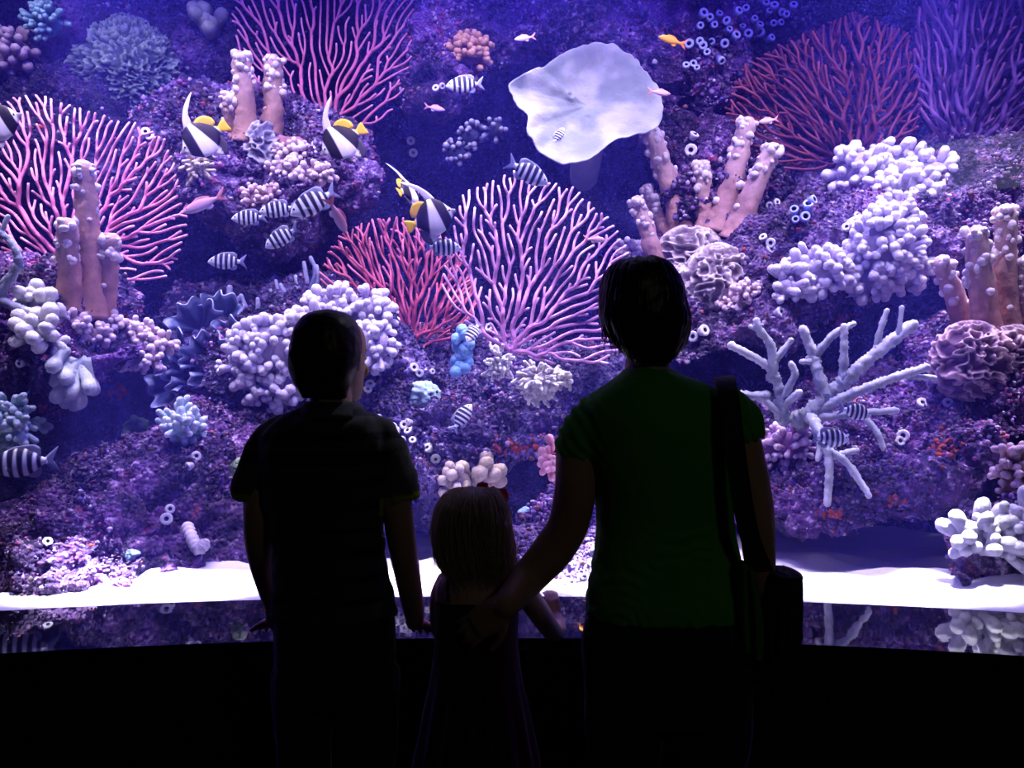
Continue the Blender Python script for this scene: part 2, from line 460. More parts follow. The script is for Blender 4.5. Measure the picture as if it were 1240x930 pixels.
def rock(label, outline, center, T, mat, amp=0.07, seed=0, crust=2600, lump_px=(1.1, 3.4), na=300, nr=84, tint=1.0, back=0.6, reds=0.006):
    """rock mass with the given outline (px,py,D) bulging T metres to the front"""
    O = np.array([P(*o) for o in outline]); n = len(O)
    ang = np.linspace(0, n, na, endpoint=False); i = ang.astype(int) % n; t = (ang - np.floor(ang))[:, None]
    a, b, c, d = O[(i - 1) % n], O[i], O[(i + 1) % n], O[(i + 2) % n]
    ring = 0.5 * (2 * b + (c - a) * t + (2 * a - 5 * b + 4 * c - d) * t ** 2 + (3 * b - a - 3 * c + d) * t ** 3)
    C = P(*center)
    nb = 18
    v = np.concatenate([np.linspace(0.0, 1, nr), np.linspace(1, 0.0, nb)[1:]])
    front = np.concatenate([np.ones(nr), np.zeros(nb - 1)])
    s = np.sin(v * math.pi / 2) ** 0.9; dep = np.cos(v * math.pi / 2)
    V = C[None, None] + (ring[None] - C[None, None]) * s[:, None, None]
    V = V + np.array([0, 1, 0])[None, None] * (np.where(front > 0, -T, T * back) * dep)[:, None, None]
    m = len(v)
    G = V
    du = np.roll(G, -1, 1) - np.roll(G, 1, 1); dv = np.gradient(G, axis=0)
    N = np.cross(du, dv); N /= (np.linalg.norm(N, axis=2, keepdims=True) + 1e-9)
    out = G - (C + np.array([0, T * (back - 1) / 2, 0]))
    sg = np.sign((N * out).sum(2).mean()); N = N * (sg if sg != 0 else 1)
    # poles: direction straight to the viewer / back
    N[0] = (0, -1, 0); N[-1] = (0, 1, 0)
    q = G.reshape(-1, 3)
    dd = fbm(q * 2.3, 4, seed) * amp * 1.5 + (0.35 - np.abs(fbm(q * 6.5, 3, seed + 3))) * amp * 0.9 + fbm(q * 19, 3, seed + 9) * amp * 0.36 + np.abs(vnoise(q * 55, seed + 12)) * amp * 0.2
    V = (q + N.reshape(-1, 3) * dd[:, None])
    f = grid_faces(m, na, wrap_v=True)
    mb = MB(); mb.add(V, f)
    base = V.mean(0)
    root = mb.build('reef_rock', mat, origin=base)
    tag(root, label, 'rock')
    # crust: small lumps of coralline growth on the visible side
    Vg = V.reshape(m, na, 3)
    Ng = np.cross(np.roll(Vg, -1, 1) - np.roll(Vg, 1, 1), np.gradient(Vg, axis=0)); Ng /= (np.linalg.norm(Ng, axis=2, keepdims=True) + 1e-9); Ng *= sg
    area_ = np.linalg.norm(np.cross(np.roll(Vg, -1, 1) - Vg, np.gradient(Vg, axis=0)), axis=2)
    w = (area_ * (front[:, None] > 0) * np.clip(0.45 - Ng[..., 1] * 0.6 + Ng[..., 2] * 0.3, 0, 1) * np.clip(0.5 + 1.2 * fbm(q * 4, 3, seed + 31).reshape(m, na), 0.03, 2)).ravel()
    r_ = np.random.default_rng(seed + 100)
    idx = r_.choice(len(w), crust, p=w / w.sum())
    pos = V[idx] + r_.normal(0, 0.006, (crust, 3)); nn = Ng.reshape(-1, 3)[idx]
    Dm = np.clip(pos[:, 1], 2.5, 6)
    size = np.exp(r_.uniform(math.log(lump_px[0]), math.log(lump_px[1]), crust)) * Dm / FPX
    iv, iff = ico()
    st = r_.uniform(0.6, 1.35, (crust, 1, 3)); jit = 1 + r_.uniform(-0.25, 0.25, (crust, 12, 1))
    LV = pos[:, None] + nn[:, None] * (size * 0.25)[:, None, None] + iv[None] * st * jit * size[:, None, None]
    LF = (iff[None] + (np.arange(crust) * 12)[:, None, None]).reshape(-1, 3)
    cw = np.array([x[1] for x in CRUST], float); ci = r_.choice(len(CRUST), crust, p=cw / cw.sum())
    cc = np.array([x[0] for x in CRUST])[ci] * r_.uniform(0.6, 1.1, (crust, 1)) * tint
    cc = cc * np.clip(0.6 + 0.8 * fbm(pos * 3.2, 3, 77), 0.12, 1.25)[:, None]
    red = r_.uniform(size=crust) < reds
    cc[red] = np.array([0.5, 0.07, 0.03])
    m2 = MB(); m2.add(LV.reshape(-1, 3) - base, LF, np.repeat(cc, 12, 0))
    k = m2.build('coralline_crust', M_crust, root)
    k['kind'] = 'stuff'
    return root

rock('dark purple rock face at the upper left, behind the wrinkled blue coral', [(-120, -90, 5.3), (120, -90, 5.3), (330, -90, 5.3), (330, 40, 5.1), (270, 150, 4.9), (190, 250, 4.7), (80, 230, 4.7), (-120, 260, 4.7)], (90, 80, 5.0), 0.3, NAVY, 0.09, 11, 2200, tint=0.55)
rock('purple rock strip along the top centre, above the pale disc sponge', [(400, -100, 5.4), (640, -100, 5.4), (880, -100, 5.4), (900, 40, 5.2), (860, 130, 5.1), (760, 110, 5.0), (660, 60, 5.0), (590, 100, 4.9), (520, 120, 4.9), (460, 70, 5.0)], (640, 10, 5.1), 0.25, PURPLE, 0.09, 12, 2600, tint=0.75)
rock('purple rock between the pale disc sponge and the dark red bush coral', [(770, 120, 5.1), (850, 130, 5.1), (930, 150, 5.1), (960, 230, 4.9), (880, 260, 4.8), (800, 240, 4.8)], (850, 190, 4.9), 0.22, PURPLE, 0.07, 13, 1100, tint=0.8)
rock('dark navy rock behind the two dark bush corals at the upper right', [(860, -100, 5.5), (1100, -100, 5.5), (1360, -100, 5.4), (1360, 220, 5.1), (1150, 230, 5.1), (990, 240, 5.1), (890, 190, 5.3)], (1120, 60, 5.35), 0.15, NAVY, 0.08, 14, 1500, tint=0.45)
rock('lilac rock ledge under the column corals, with two bannerfish before it', [(170, 150, 4.9), (240, 120, 4.9), (330, 130, 4.9), (430, 160, 4.8), (450, 230, 4.6), (400, 285, 4.6), (310, 285, 4.6), (225, 250, 4.6), (180, 200, 4.7)], (310, 205, 4.65), 0.3, LILAC, 0.08, 15, 2600)
rock('rock ledge at the left edge under three thick columns and the pink fan', [(-140, 330, 4.2), (0, 310, 4.3), (110, 325, 4.3), (185, 345, 4.2), (190, 400, 4.0), (205, 425, 3.9), (150, 470, 3.8), (70, 500, 3.8), (0, 525, 3.8), (-140, 540, 3.8)], (60, 415, 3.95), 0.32, PURPLE, 0.08, 16, 2600, reds=0.012)
rock('rock slope carrying the big white knobbly coral behind the boy', [(205, 390, 4.6), (280, 345, 4.7), (400, 340, 4.7), (490, 370, 4.6), (520, 440, 4.4), (470, 520, 4.3), (370, 530, 4.3), (270, 500, 4.3), (210, 470, 4.4)], (370, 430, 4.45), 0.3, BLUEGREY, 0.07, 17, 1800)
rock('blue and purple rock mass in the centre under the large pink fan', [(250, 500, 4.7), (380, 440, 4.7), (500, 415, 4.8), (620, 420, 4.8), (740, 430, 4.7), (800, 440, 4.6), (790, 500, 4.3), (700, 555, 4.1), (640, 575, 4.1), (560, 595, 4.05), (490, 615, 4.0), (410, 640, 3.9), (320, 640, 3.9), (265, 580, 4.1)], (520, 520, 4.3), 0.3, BLUEGREY, 0.09, 18, 4800, na=420, nr=110, reds=0.01)
rock('diagonal rock ledge at the right carrying six leaning column corals', [(735, 330, 4.9), (790, 280, 5.0), (880, 250, 5.0), (970, 220, 5.0), (1050, 175, 5.1), (1160, 180, 5.1), (1300, 140, 5.1), (1320, 240, 4.7), (1210, 300, 4.5), (1110, 350, 4.4), (1000, 385, 4.3), (900, 425, 4.2), (820, 445, 4.25), (750, 420, 4.5)], (980, 300, 4.6), 0.3, LILAC, 0.09, 19, 4800, na=420, nr=110, tint=0.9, reds=0.012)
rock('overhanging rock shelf at the right under the pale blue staghorn coral', [(860, 560, 4.2), (900, 500, 4.3), (980, 470, 4.3), (1080, 445, 4.3), (1140, 400, 4.3), (1330, 380, 4.2), (1330, 460, 3.9), (1240, 500, 3.7), (1160, 570, 3.55), (1070, 608, 3.5), (970, 635, 3.5), (900, 628, 3.6)], (1060, 530, 3.85), 0.3, PURPLE, 0.075, 20, 4800, na=420, nr=110, reds=0.012)
rock('purple rubble slope rising from the sand at the lower left', [(-160, 690, 3.1), (-20, 620, 3.5), (90, 590, 3.8), (190, 530, 4.1), (250, 490, 4.2), (330, 520, 4.1), (350, 600, 3.7), (335, 690, 3.3), (260, 722, 3.05), (190, 745, 2.88), (60, 765, 2.74), (-160, 785, 2.68)], (150, 640, 3.05), 0.2, PURPLE, 0.075, 22, 5200, na=420, nr=110)
rock('crusted rock stub on the sand at the right, topped by white finger coral', [(1150, 690, 2.95), (1175, 640, 3.0), (1250, 620, 3.0), (1340, 640, 3.0), (1350, 775, 2.82), (1250, 775, 2.78), (1172, 762, 2.78), (1146, 725, 2.84)], (1240, 695, 2.85), 0.14, LILAC, 0.05, 23, 1300, (1.2, 3.4), na=220, nr=60)
rock('brightly lit pale rock rising from the sand between girl and woman', [(610, 690, 3.3), (640, 640, 3.45), (680, 590, 3.5), (740, 560, 3.6), (800, 590, 3.5), (820, 670, 3.2), (770, 725, 2.98), (715, 732, 2.92), (650, 722, 3.02)], (715, 655, 3.2), 0.16, LILAC, 0.06, 24, 2600, (1.5, 4.0), na=240, nr=70, tint=1.15)

bpy.context.view_layer.update()
DG = bpy.context.evaluated_depsgraph_get()
GLASS_Y = lambda x: WC[1] + math.sqrt(WR ** 2 - (x - WC[0]) ** 2)
def hit(px, py, lift=0.0):
    """point and normal of the reef surface on the line from the camera through a pixel"""
    d = Vector(((px - 620) / FPX, 1.0, (465 - py) / FPX)).normalized()
    o = Vector((0, 0, CZ))
    start = o + d * 2.3
    for k in range(6):
        ok, loc, n, idx, ob, mt = scene.ray_cast(DG, start, d)
        if not ok:
            return P(px, py, 5.0), np.array([0, -1.0, 0.3])
        if ob.name.split('.')[0] in ('reef_rock', 'coralline_crust', 'wall_tank_back'):
            break
        start = loc + d * 0.004
    n = np.array(n)
    if n.dot(np.array(d)) > 0: n = -n
    return np.array(loc) + n * lift, n
def depth(px, py):
    return hit(px, py)[0][1]
# ---------------------------------------------------------------- corals: generators
M_coral = mat_attr('coral_skin', 0.7, 0.35, 120, mottle=0.25, mscale=30)
M_fan = mat_attr('fan_coral_skin', 0.75, 0.3, 160, mottle=0.2, mscale=25)
M_column = mat_attr('column_coral_skin', 0.75, 0.5, 45, mottle=0.35, mscale=16)
M_sponge = mat_attr('sponge_skin', 0.8, 0.5, 55, mottle=0.18, mscale=7)

def inside(poly, pts):
    x, y = pts[:, 0], pts[:, 1]; c = np.zeros(len(pts), bool); n = len(poly)
    for i in range(n):
        (x1, y1), (x2, y2) = poly[i], poly[(i + 1) % n]
        c ^= ((y1 > y) != (y2 > y)) & (x < (x2 - x1) * (y - y1) / (y2 - y1 + 1e-9) + x1)
    return c

def colonize(poly, root, step, seed, straight=0.8, wander=0.1):
    """fan tree in pixel units: scattered points, each joined to a neighbour nearer the root; returns nodes and parents"""
    r = np.random.default_rng(seed)
    lo, hi = np.min(poly, 0), np.max(poly, 0)
    C = r.uniform(lo, hi, (26000, 2)); C = C[inside(poly, C)]
    cell = {}; pts = []
    for p in C:            # Poisson-disc scatter
        k = (int(p[0] // step), int(p[1] // step)); ok = True
        for i in (-1, 0, 1):
            for j in (-1, 0, 1):
                for q in cell.get((k[0] + i, k[1] + j), ()):
                    if (p[0] - q[0]) ** 2 + (p[1] - q[1]) ** 2 < step * step: ok = False
        if ok: cell.setdefault(k, []).append(p); pts.append(p)
    pts = np.array(pts); root = np.array(root, float)
    pts = pts[np.linalg.norm(pts - root, axis=1) > step]
    pts = pts[np.argsort(np.linalg.norm(pts - root, axis=1))]
    N = np.vstack([root, pts]); par = [-1]; dirs = np.zeros((len(N), 2)); kids = np.zeros(len(N))
    R = np.linalg.norm(N - root, axis=1)
    for i in range(1, len(N)):
        v = N[i] - N[:i]; d = np.linalg.norm(v, axis=1) + 1e-9
        rad = (N[i] - root) / (R[i] + 1e-9)
        u = v / d[:, None]
        c1 = (u * rad).sum(1); c2 = (u * dirs[:i]).sum(1); c2[0] = 1
        cost = d * (1 + 1.1 * (1 - c1) + straight * (1 - c2)) + (kids[:i] > 1) * step * 0.9 + r.uniform(0, step * 0.35, i)
        cost[0] = d[0] * 1.25
        if R[i] > step * 6: cost[0] = 1e9
        k = int(np.argmin(cost)); par.append(k); kids[k] += 1
        dirs[i] = u[k] * 0.7 + dirs[k] * 0.3; dirs[i] /= np.linalg.norm(dirs[i]) + 1e-9
    N = N + np.where(np.arange(len(N))[:, None] > 0, r.normal(0, step * wander, N.shape), 0)
    pa = np.array(par); pa[0] = 0
    for _ in range(3):        # ease the kinks out of the branches
        S = np.zeros_like(N); c = np.zeros(len(N)); np.add.at(S, pa[1:], N[1:]); np.add.at(c, pa[1:], 1)
        has = c > 0; T = N.copy(); T[has] = 0.6 * N[has] + 0.2 * N[pa[has]] + 0.2 * (S[has] / c[has][:, None]); T[0] = N[0]; N = T
    return N, par

def chains_of(nodes, par, r0, grow, rmax):
    n = len(nodes); ch = [[] for _ in range(n)]
    for i, p in enumerate(par):
        if p >= 0: ch[p].append(i)
    w = np.zeros(n)
    for i in range(n - 1, -1, -1):
        w[i] = max(1.0, sum(w[c] for c in ch[i])) if ch[i] else 1.0
    rad = np.minimum(r0 * w ** grow, rmax)
    chains = []; stack = [(0, [0])]
    while stack:
        i, path = stack.pop()
        while ch[i]:
            cs = sorted(ch[i], key=lambda c: -w[c])
            for c in cs[1:]: stack.append((c, [i, c]))
            i = cs[0]; path.append(i)
        if len(path) > 1: chains.append(path)
    return chains, rad, w

def fan(label, poly, root, D, col, tip, step=9.0, r0=2.3, grow=0.24, rmax=8, seed=1, layers=1, tilt=0.0, curve=0.0, jitter=2.0, name='sea_fan', cat='coral', seg=5, tipfrac=0.45, spread=10):
    s = D / FPX
    base = P(root[0], root[1], D)
    mb = MB()
    for ly in range(layers):
        nodes, par = colonize(np.array(poly, float), root, step, seed + ly * 31)
        chains, rad, w = chains_of(nodes, par, r0, grow, rmax)
        u = nodes - np.array(root)
        off = (ly - (layers - 1) / 2) * spread
        # leave the flat picture plane: lean, dish and a wandering jitter
        r = np.random.default_rng(seed + 5 + ly)
        wob = vnoise(np.column_stack([u / 28.0, np.full(len(u), ly * 3.3)]), seed) * jitter * 2.2 + vnoise(np.column_stack([u / 9.0, np.full(len(u), ly * 1.3)]), seed + 4) * jitter
        dist = np.linalg.norm(u, axis=1)
        dy = tilt * (-u[:, 1]) + curve * (u[:, 0] / 100.0) ** 2 * 20 + wob * np.clip(dist / 30, 0, 1) + off * np.clip(dist / 60, 0, 1)
        k = 1 + dy / FPX      # keep the outline where it stands when leaning away
        W = base[None] + np.column_stack([u[:, 0] * s * k, dy * s, -u[:, 1] * s * k])
        # sideways lean correction for points away from the axis
        W[:, 0] += (root[0] - 620) / FPX * dy * s; W[:, 2] += (465 - root[1]) / FPX * dy * s
        tipw = np.clip(1.0 / w ** 0.55, 0, 1)
        for path in chains:
            pth = W[path]; rr = rad[path] * s
            if len(path) == 2:
                pth = np.vstack([pth[0], pth.mean(0), pth[1]]); rr = np.array([rr[1], rr[1], rr[1]]); tv = tipw[[path[0], path[1], path[1]]]
            else:
                tv = tipw[path]; rr = rr.copy(); rr[0] = rr[1]
            n2 = len(pth) * 3 - 2; k2 = np.linspace(0, len(pth) - 1, n2)
            pth = smooth_path(pth, n2); rr = np.interp(k2, np.arange(len(rr)), rr); tv = np.interp(k2, np.arange(len(tv)), tv)
            V, F, t = tube(pth, rr, seg, ref=np.array([0.05, 1, 0.08]))
            m = len(V) - 2; rings = m // seg
            tv2 = np.concatenate([tv, np.full(rings - len(tv), tv[-1])])
            frac = np.clip((t - (1 - tipfrac)) / tipfrac, 0, 1) if len(path) < 7 else np.clip((t - 0.7) / 0.3, 0, 1)
            cc = lerpc(col, tip, np.clip(np.append(np.repeat(tv2, seg), [tv2[0], tv2[-1]]) * 0.35 + frac * 0.65, 0, 1))
            mb.add(V, F, cc)
    o = mb.build(name, M_fan, origin=base)
    return tag(o, label, cat)

def ellipsoid(center, R, nu=28, nv=20):
    th = np.linspace(0, 2 * math.pi, nu, endpoint=False); ph = np.linspace(0.0, math.pi, nv)
    a, b = np.meshgrid(ph, th, indexing='ij')
    n = np.stack([np.sin(a) * np.cos(b), np.sin(a) * np.sin(b), np.cos(a)], -1).reshape(-1, 3)
    return np.asarray(center)[None] + n * np.asarray(R)[None], grid_faces(nv, nu, wrap_v=True), n

def knobs(label, lobes, n, kr, kl, col, tip, seed=0, fork=0.5, name='finger_coral', cat='coral', D=None, dep=0.7, up=0.35, base_amp=0.12, seg=7, mat=None, cover=None):
    """lumpy colony; lobes = [(px,py,rx,ry)], knobs of radius kr and length kl (px)"""
    r = np.random.default_rng(seed)
    mb = MB(); org = None
    areas = np.array([l[2] * l[3] for l in lobes], float)
    for li, (px, py, rx, ry) in enumerate(lobes):
        d = (D if D else depth(px, py) - min(rx, ry) * 0.2 * 0.004)
        s = d / FPX
        C = P(px, py, d); R = np.array([rx, min(rx, ry) * dep, ry]) * s
        if org is None: org = C
        V, F, nn = ellipsoid(C, R * 0.86)
        V = V + nn * (fbm(V * 14, 3, seed + li) * R.min() * base_amp)[:, None]
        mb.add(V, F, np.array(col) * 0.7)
        m = max(3, int(n * 0.8 * areas[li] / areas.sum()))
        g = (np.arange(m * 2) + 0.5) / (m * 2); th = np.arange(m * 2) * 2.399963 + r.uniform(0, 6)
        y = 1 - 2 * g; rad_ = np.sqrt(1 - y * y)
        dirs = np.stack([rad_ * np.cos(th), -np.abs(y) * 0 + y, rad_ * np.sin(th)], 1)
        dirs = dirs[(dirs[:, 1] < 0.3)]
        dirs += r.normal(0, 0.17, dirs.shape); dirs /= np.linalg.norm(dirs, axis=1, keepdims=True)
        for dn in dirs:
            p = C + dn * R * 0.82
            nrmv = nrm(dn / (R / R.max()) + np.array([0, -0.15, up]) + r.normal(0, 0.25, 3))
            k = kr * s * r.uniform(0.7, 1.25); L = kl * s * r.uniform(0.6, 1.9)
            q = p + nrmv * L
            br = [(p, q, k)]
            if r.uniform() < fork:
                sd = nrm(np.cross(nrmv, r.normal(size=3)))
                br.append((p + nrmv * L * 0.45, p + nrmv * L * 0.95 + sd * k * 1.7, k * 0.85))
                if r.uniform() < 0.35: br.append((p + nrmv * L * 0.4, p + nrmv * L * 0.8 - sd * k * 1.8, k * 0.8))
            for a, b, kk in br:
                pts = np.linspace(0, 1, 4)[:, None] * (b - a)[None] + a[None]
                V, F, t = tube(pts, kk * np.array([0.82, 0.86, 1.0, 1.05]), seg)
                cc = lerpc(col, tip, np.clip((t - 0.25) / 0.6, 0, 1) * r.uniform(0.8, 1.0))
                mb.add(V, F, cc)
    o = mb.build(name, mat or M_coral, origin=org)
    return tag(o, label, cat)

def meander(label, px, py, rx, ry, valley, ridge, freq, amp, seed=0, width=0.16, D=None, dep=0.75, name='brain_coral', lump=0.12, res=(210, 150), outline=None):
    d = D or depth(px, py); s = d / FPX
    C = P(px, py, d); R = np.array([rx, min(rx, ry) * dep, ry]) * s
    V, F, n = ellipsoid(C, R, *res)
    q = (V - C) / s
    wv = np.stack([fbm(q * 0.02, 2, seed + 7), fbm(q * 0.02 + 9, 2, seed + 8), fbm(q * 0.02 - 9, 2, seed + 9)], 1) * 10
    nz = vnoise((q + wv) * freq, seed) + 0.35 * vnoise((q + wv) * freq * 1.9 + 4, seed + 2)
    rd = np.exp(-(nz / width) ** 2)
    V = V + n * (rd * amp * s + fbm(q * 0.035, 3, seed + 5) * lump * R.min())[:, None]
    mb = MB(); mb.add(V, F, lerpc(valley, ridge, np.clip(rd ** 1.3, 0, 1)))
    o = mb.build(name, M_coral, origin=C)
    return tag(o, label, 'coral')

def columns(label, cols, col, top, seed=0, base_lobes=None, name='leather_coral', crown=(0.84, 0.74, 0.76)):
    """thick tapering columns with knobbly tops; cols = [(x0,y0,x1,y1,r0,r1[,D])]"""
    r = np.random.default_rng(seed)
    d0 = depth(cols[0][0], cols[0][1]); root = empty(name, P(cols[0][0], cols[0][1], d0)); tag(root, label, 'coral')
    org = np.array(root.location)
    for ci, c in enumerate(cols):
        x0, y0, x1, y1, r0, r1 = c[:6]
        d = c[6] if len(c) > 6 else depth(x0, y0) - 0.02
        s = d / FPX
        a = P(x0, y0 + 13, d + 0.07); b = P(x1, y1, d - 0.03)
        n = 34
        t = np.linspace(0, 1, n)
        bend = nrm(np.cross(b - a, (0, 1, 0))) * r.uniform(-3, 3) * s
        pts = a[None] + (b - a)[None] * t[:, None] + bend[None] * np.sin(t * math.pi)[:, None]
        rr = (r0 + (r1 - r0) * np.clip(t * 1.1, 0, 1) ** 0.7) * s * (1 + 0.25 * np.exp(-t * 9))
        V, F, tt = tube(pts, rr, 16)
        V = V + fbm(V * 16, 3, seed + ci)[:, None] * nrm(np.array([1, 0.2, 0.1]))[None] * 0.011 + (vnoise(V * 60, seed) * 0.004)[:, None]
        colc = np.array(col) * r.uniform(0.9, 1.1)
        mb = MB(); mb.add(V - org, F, lerpc(colc, top, np.clip((tt - 0.35) / 0.6, 0, 1) * 0.8))
        trunk = mb.build('trunk', M_column, root)
        # knobbly growth round the upper end
        mk = MB()
        iv, iff = ellipsoid((0, 0, 0), (1, 1, 1), 10, 8)[:2]
        for k in range(44):
            tz = 1 - r.uniform(0, 1) ** 1.7 * (0.34 if k < 36 else 0.75)
            i = int(tz * (n - 1)); th = r.uniform(0, 2 * math.pi)
            ax = nrm(b - a); e1 = nrm(np.cross(ax, (0.1, 1, 0))); e2 = np.cross(ax, e1)
            rad_ = rr[i] * r.uniform(0.65, 1.05)
            p = pts[i] + (e1 * math.cos(th) + e2 * math.sin(th)) * rad_ + (ax * r1 * s * r.uniform(0.2, 0.9) if tz > 0.93 else 0)
            k_ = r.uniform(2.6, 5.6) * s * (r1 / 11.0) ** 0.5
            vv = iv * (k_ * r.uniform(0.8, 1.25, (1, 3))) + p
            vv = vv + (vnoise(vv * 120, seed + k) * 0.003)[:, None]
            mk.add(vv - org, iff, np.array(crown) * r.uniform(0.8, 1.1))
        ok = mk.build('knobbly_tip', M_coral, trunk); ok['kind'] = 'stuff'
    if base_lobes:
        mb = MB()
        for li, (px, py, rx, ry, cc) in enumerate(base_lobes):
            d = depth(px, py) - 0.02; s = d / FPX
            C = P(px, py, d)
            V, F, nn = ellipsoid(C, np.array([rx, min(rx, ry), ry]) * s, 26, 18)
            V = V + nn * (fbm(V * 22, 3, seed + li) * min(rx, ry) * s * 0.35)[:, None]
            mb.add(V - org, F, cc)
        mb.build('base', M_column, root)
    return root

def polyp_mesh(name, outer, rim, inner, hole=0.55, height=1.2, seg=14):
    prof = [(0.55, -0.3), (0.72, 0.0), (0.9, height * 0.5), (1.0, height * 0.86), (0.94, height * 1.0), (0.78, height * 1.03), (hole + 0.08, height * 1.0), (hole, height * 0.96), (hole * 0.85, height * 0.7), (hole * 0.6, height * 0.25), (0.01, height * 0.15)]
    cols_ = [outer, outer, outer, rim, rim, rim, rim, inner, inner, inner, inner]
    th = np.arange(seg) / seg * 2 * math.pi
    V = np.array([[(pr * math.cos(a), pr * math.sin(a), pz) for a in th] for pr, pz in prof]).reshape(-1, 3)
    mb = MB(); mb.add(V, grid_faces(len(prof), seg, wrap_v=True), np.repeat(np.array(cols_), seg, 0))
    me = mb.mesh(name); me.materials.append(M_coral)
    return me

POLY_WHITE = polyp_mesh('polyp', (0.55, 0.52, 0.72), (0.85, 0.84, 0.92), (0.1, 0.09, 0.16), 0.36, 1.1)
POLY_BLUE = polyp_mesh('polyp', (0.22, 0.24, 0.48), (0.5, 0.55, 0.8), (0.03, 0.03, 0.1), 0.4, 1.8)
POLY_BRIGHT = polyp_mesh('polyp', (0.22, 0.3, 0.85), (0.45, 0.52, 1.0), (0.01, 0.01, 0.06), 0.5, 1.9)
POLY_GREEN = polyp_mesh('polyp', (0.45, 0.5, 0.42), (0.7, 0.74, 0.66), (0.12, 0.15, 0.1), 0.3, 1.0)

def polyps(label, spots, mesh, group=None, name='tube_polyp_cluster', cat='polyps', outw=0.7, seed=0, flat=False):
    """a cluster of tube polyps; spots = [(px,py,r)]"""
    r = np.random.default_rng(seed)
    p0, _ = hit(spots[0][0], spots[0][1])
    root = empty(name, p0)
    for (px, py, rad_) in spots:
        p, n = hit(px, py)
        s = p[1] / FPX
        d = nrm(n * outw + np.array([0, -0.8, 0.25]) + r.normal(0, 0.28, 3))
        o = link('polyp', mesh, None, root)
        o.rotation_mode = 'QUATERNION'
        o.rotation_quaternion = Vector(d).to_track_quat('Z', 'Y')
        o.location = Vector(p - p0 + d * rad_ * s * 0.1)
        k = rad_ * s * r.uniform(0.9, 1.1)
        o.scale = (k, k, k)
    return tag(root, label, cat, group)

def branch_coral(label, branches, col, tip, D=None, r_end=0.62, name='staghorn_coral', bump=0.26, seg=12, seed=0, rough_d=0.0, cat='coral'):
    """branches = [(points [(px,py,dD)], r_px)] tapering tubes with bumpy skin"""
    mb = MB(); r = np.random.default_rng(seed)
    x0, y0 = branches[0][0][0][:2]
    d0 = D or depth(x0, y0); org = P(x0, y0, d0)
    for pts, rad_ in branches:
        rad_ = rad_ * 0.8
        W = np.array([P(p[0], p[1], d0 + (p[2] if len(p) > 2 else 0)) for p in pts])
        W = np.vstack([W[0] + (W[0] - W[1]) * 0.15 + np.array([0, rad_ * d0 / FPX * 1.2, 0]), W])
        L = np.linalg.norm(np.diff(W, axis=0), axis=1).sum(); s = d0 / FPX
        n = max(6, int(L / (1.9 * s)))
        path = smooth_path(W, n)
        rr = np.linspace(rad_, rad_ * r_end, n) * s * (1 + 0.08 * np.sin(np.arange(n) * 0.9 + r.uniform(0, 6)))
        V, F, t = tube(path, rr, seg, bump=bump)
        mb.add(V, F, lerpc(col, tip, np.clip((t - 0.5) / 0.5, 0, 1)) * r.uniform(0.85, 1.1, (len(V), 1)))
    o = mb.build(name, M_coral, origin=org)
    return tag(o, label, cat)

def ruffles(label, px, py, plates, col, edge, seed=0, D=None, name='leafy_coral', thick=1.6):
    """fans of ruffled plates; plates = [(dx,dy,R,ang,waves)] in px"""
    d = D or depth(px, py) - 0.03; s = d / FPX; C = P(px, py, d)
    r = np.random.default_rng(seed); mb = MB()
    for (dx, dy, R, ang, waves) in plates:
        nu, nv = 10, 40
        u, v = np.meshgrid(np.linspace(0.12, 1, nu), np.linspace(-1, 1, nv), indexing='ij')
        th = math.radians(ang) + v * 1.25
        ph = r.uniform(0, 6)
        ruf = np.sin(v * waves + ph) * 0.2 * u ** 1.5 + np.sin(v * waves * 2.3 + ph * 2) * 0.07 * u ** 2
        edge_r = 1 + 0.12 * np.sin(v * waves * 1.7 + ph)
        X = np.cos(th) * u * edge_r; Z = np.sin(th) * u * edge_r
        Y = -0.55 * u ** 1.2 + ruf + r.uniform(-0.1, 0.1)
        V = np.stack([dx + X * R, Y * R + r.uniform(-3, 3), -dy + Z * R], -1).reshape(-1, 3) * s + C
        cc = lerpc(col, edge, np.clip((u.ravel() - 0.8) / 0.2, 0, 1))
        vv, ff, c2 = solid_sheet(V, nu, nv, thick * s, cc)
        mb.add(vv, ff, c2)
    o = mb.build(name, M_coral, origin=C)
    return tag(o, label, 'coral')

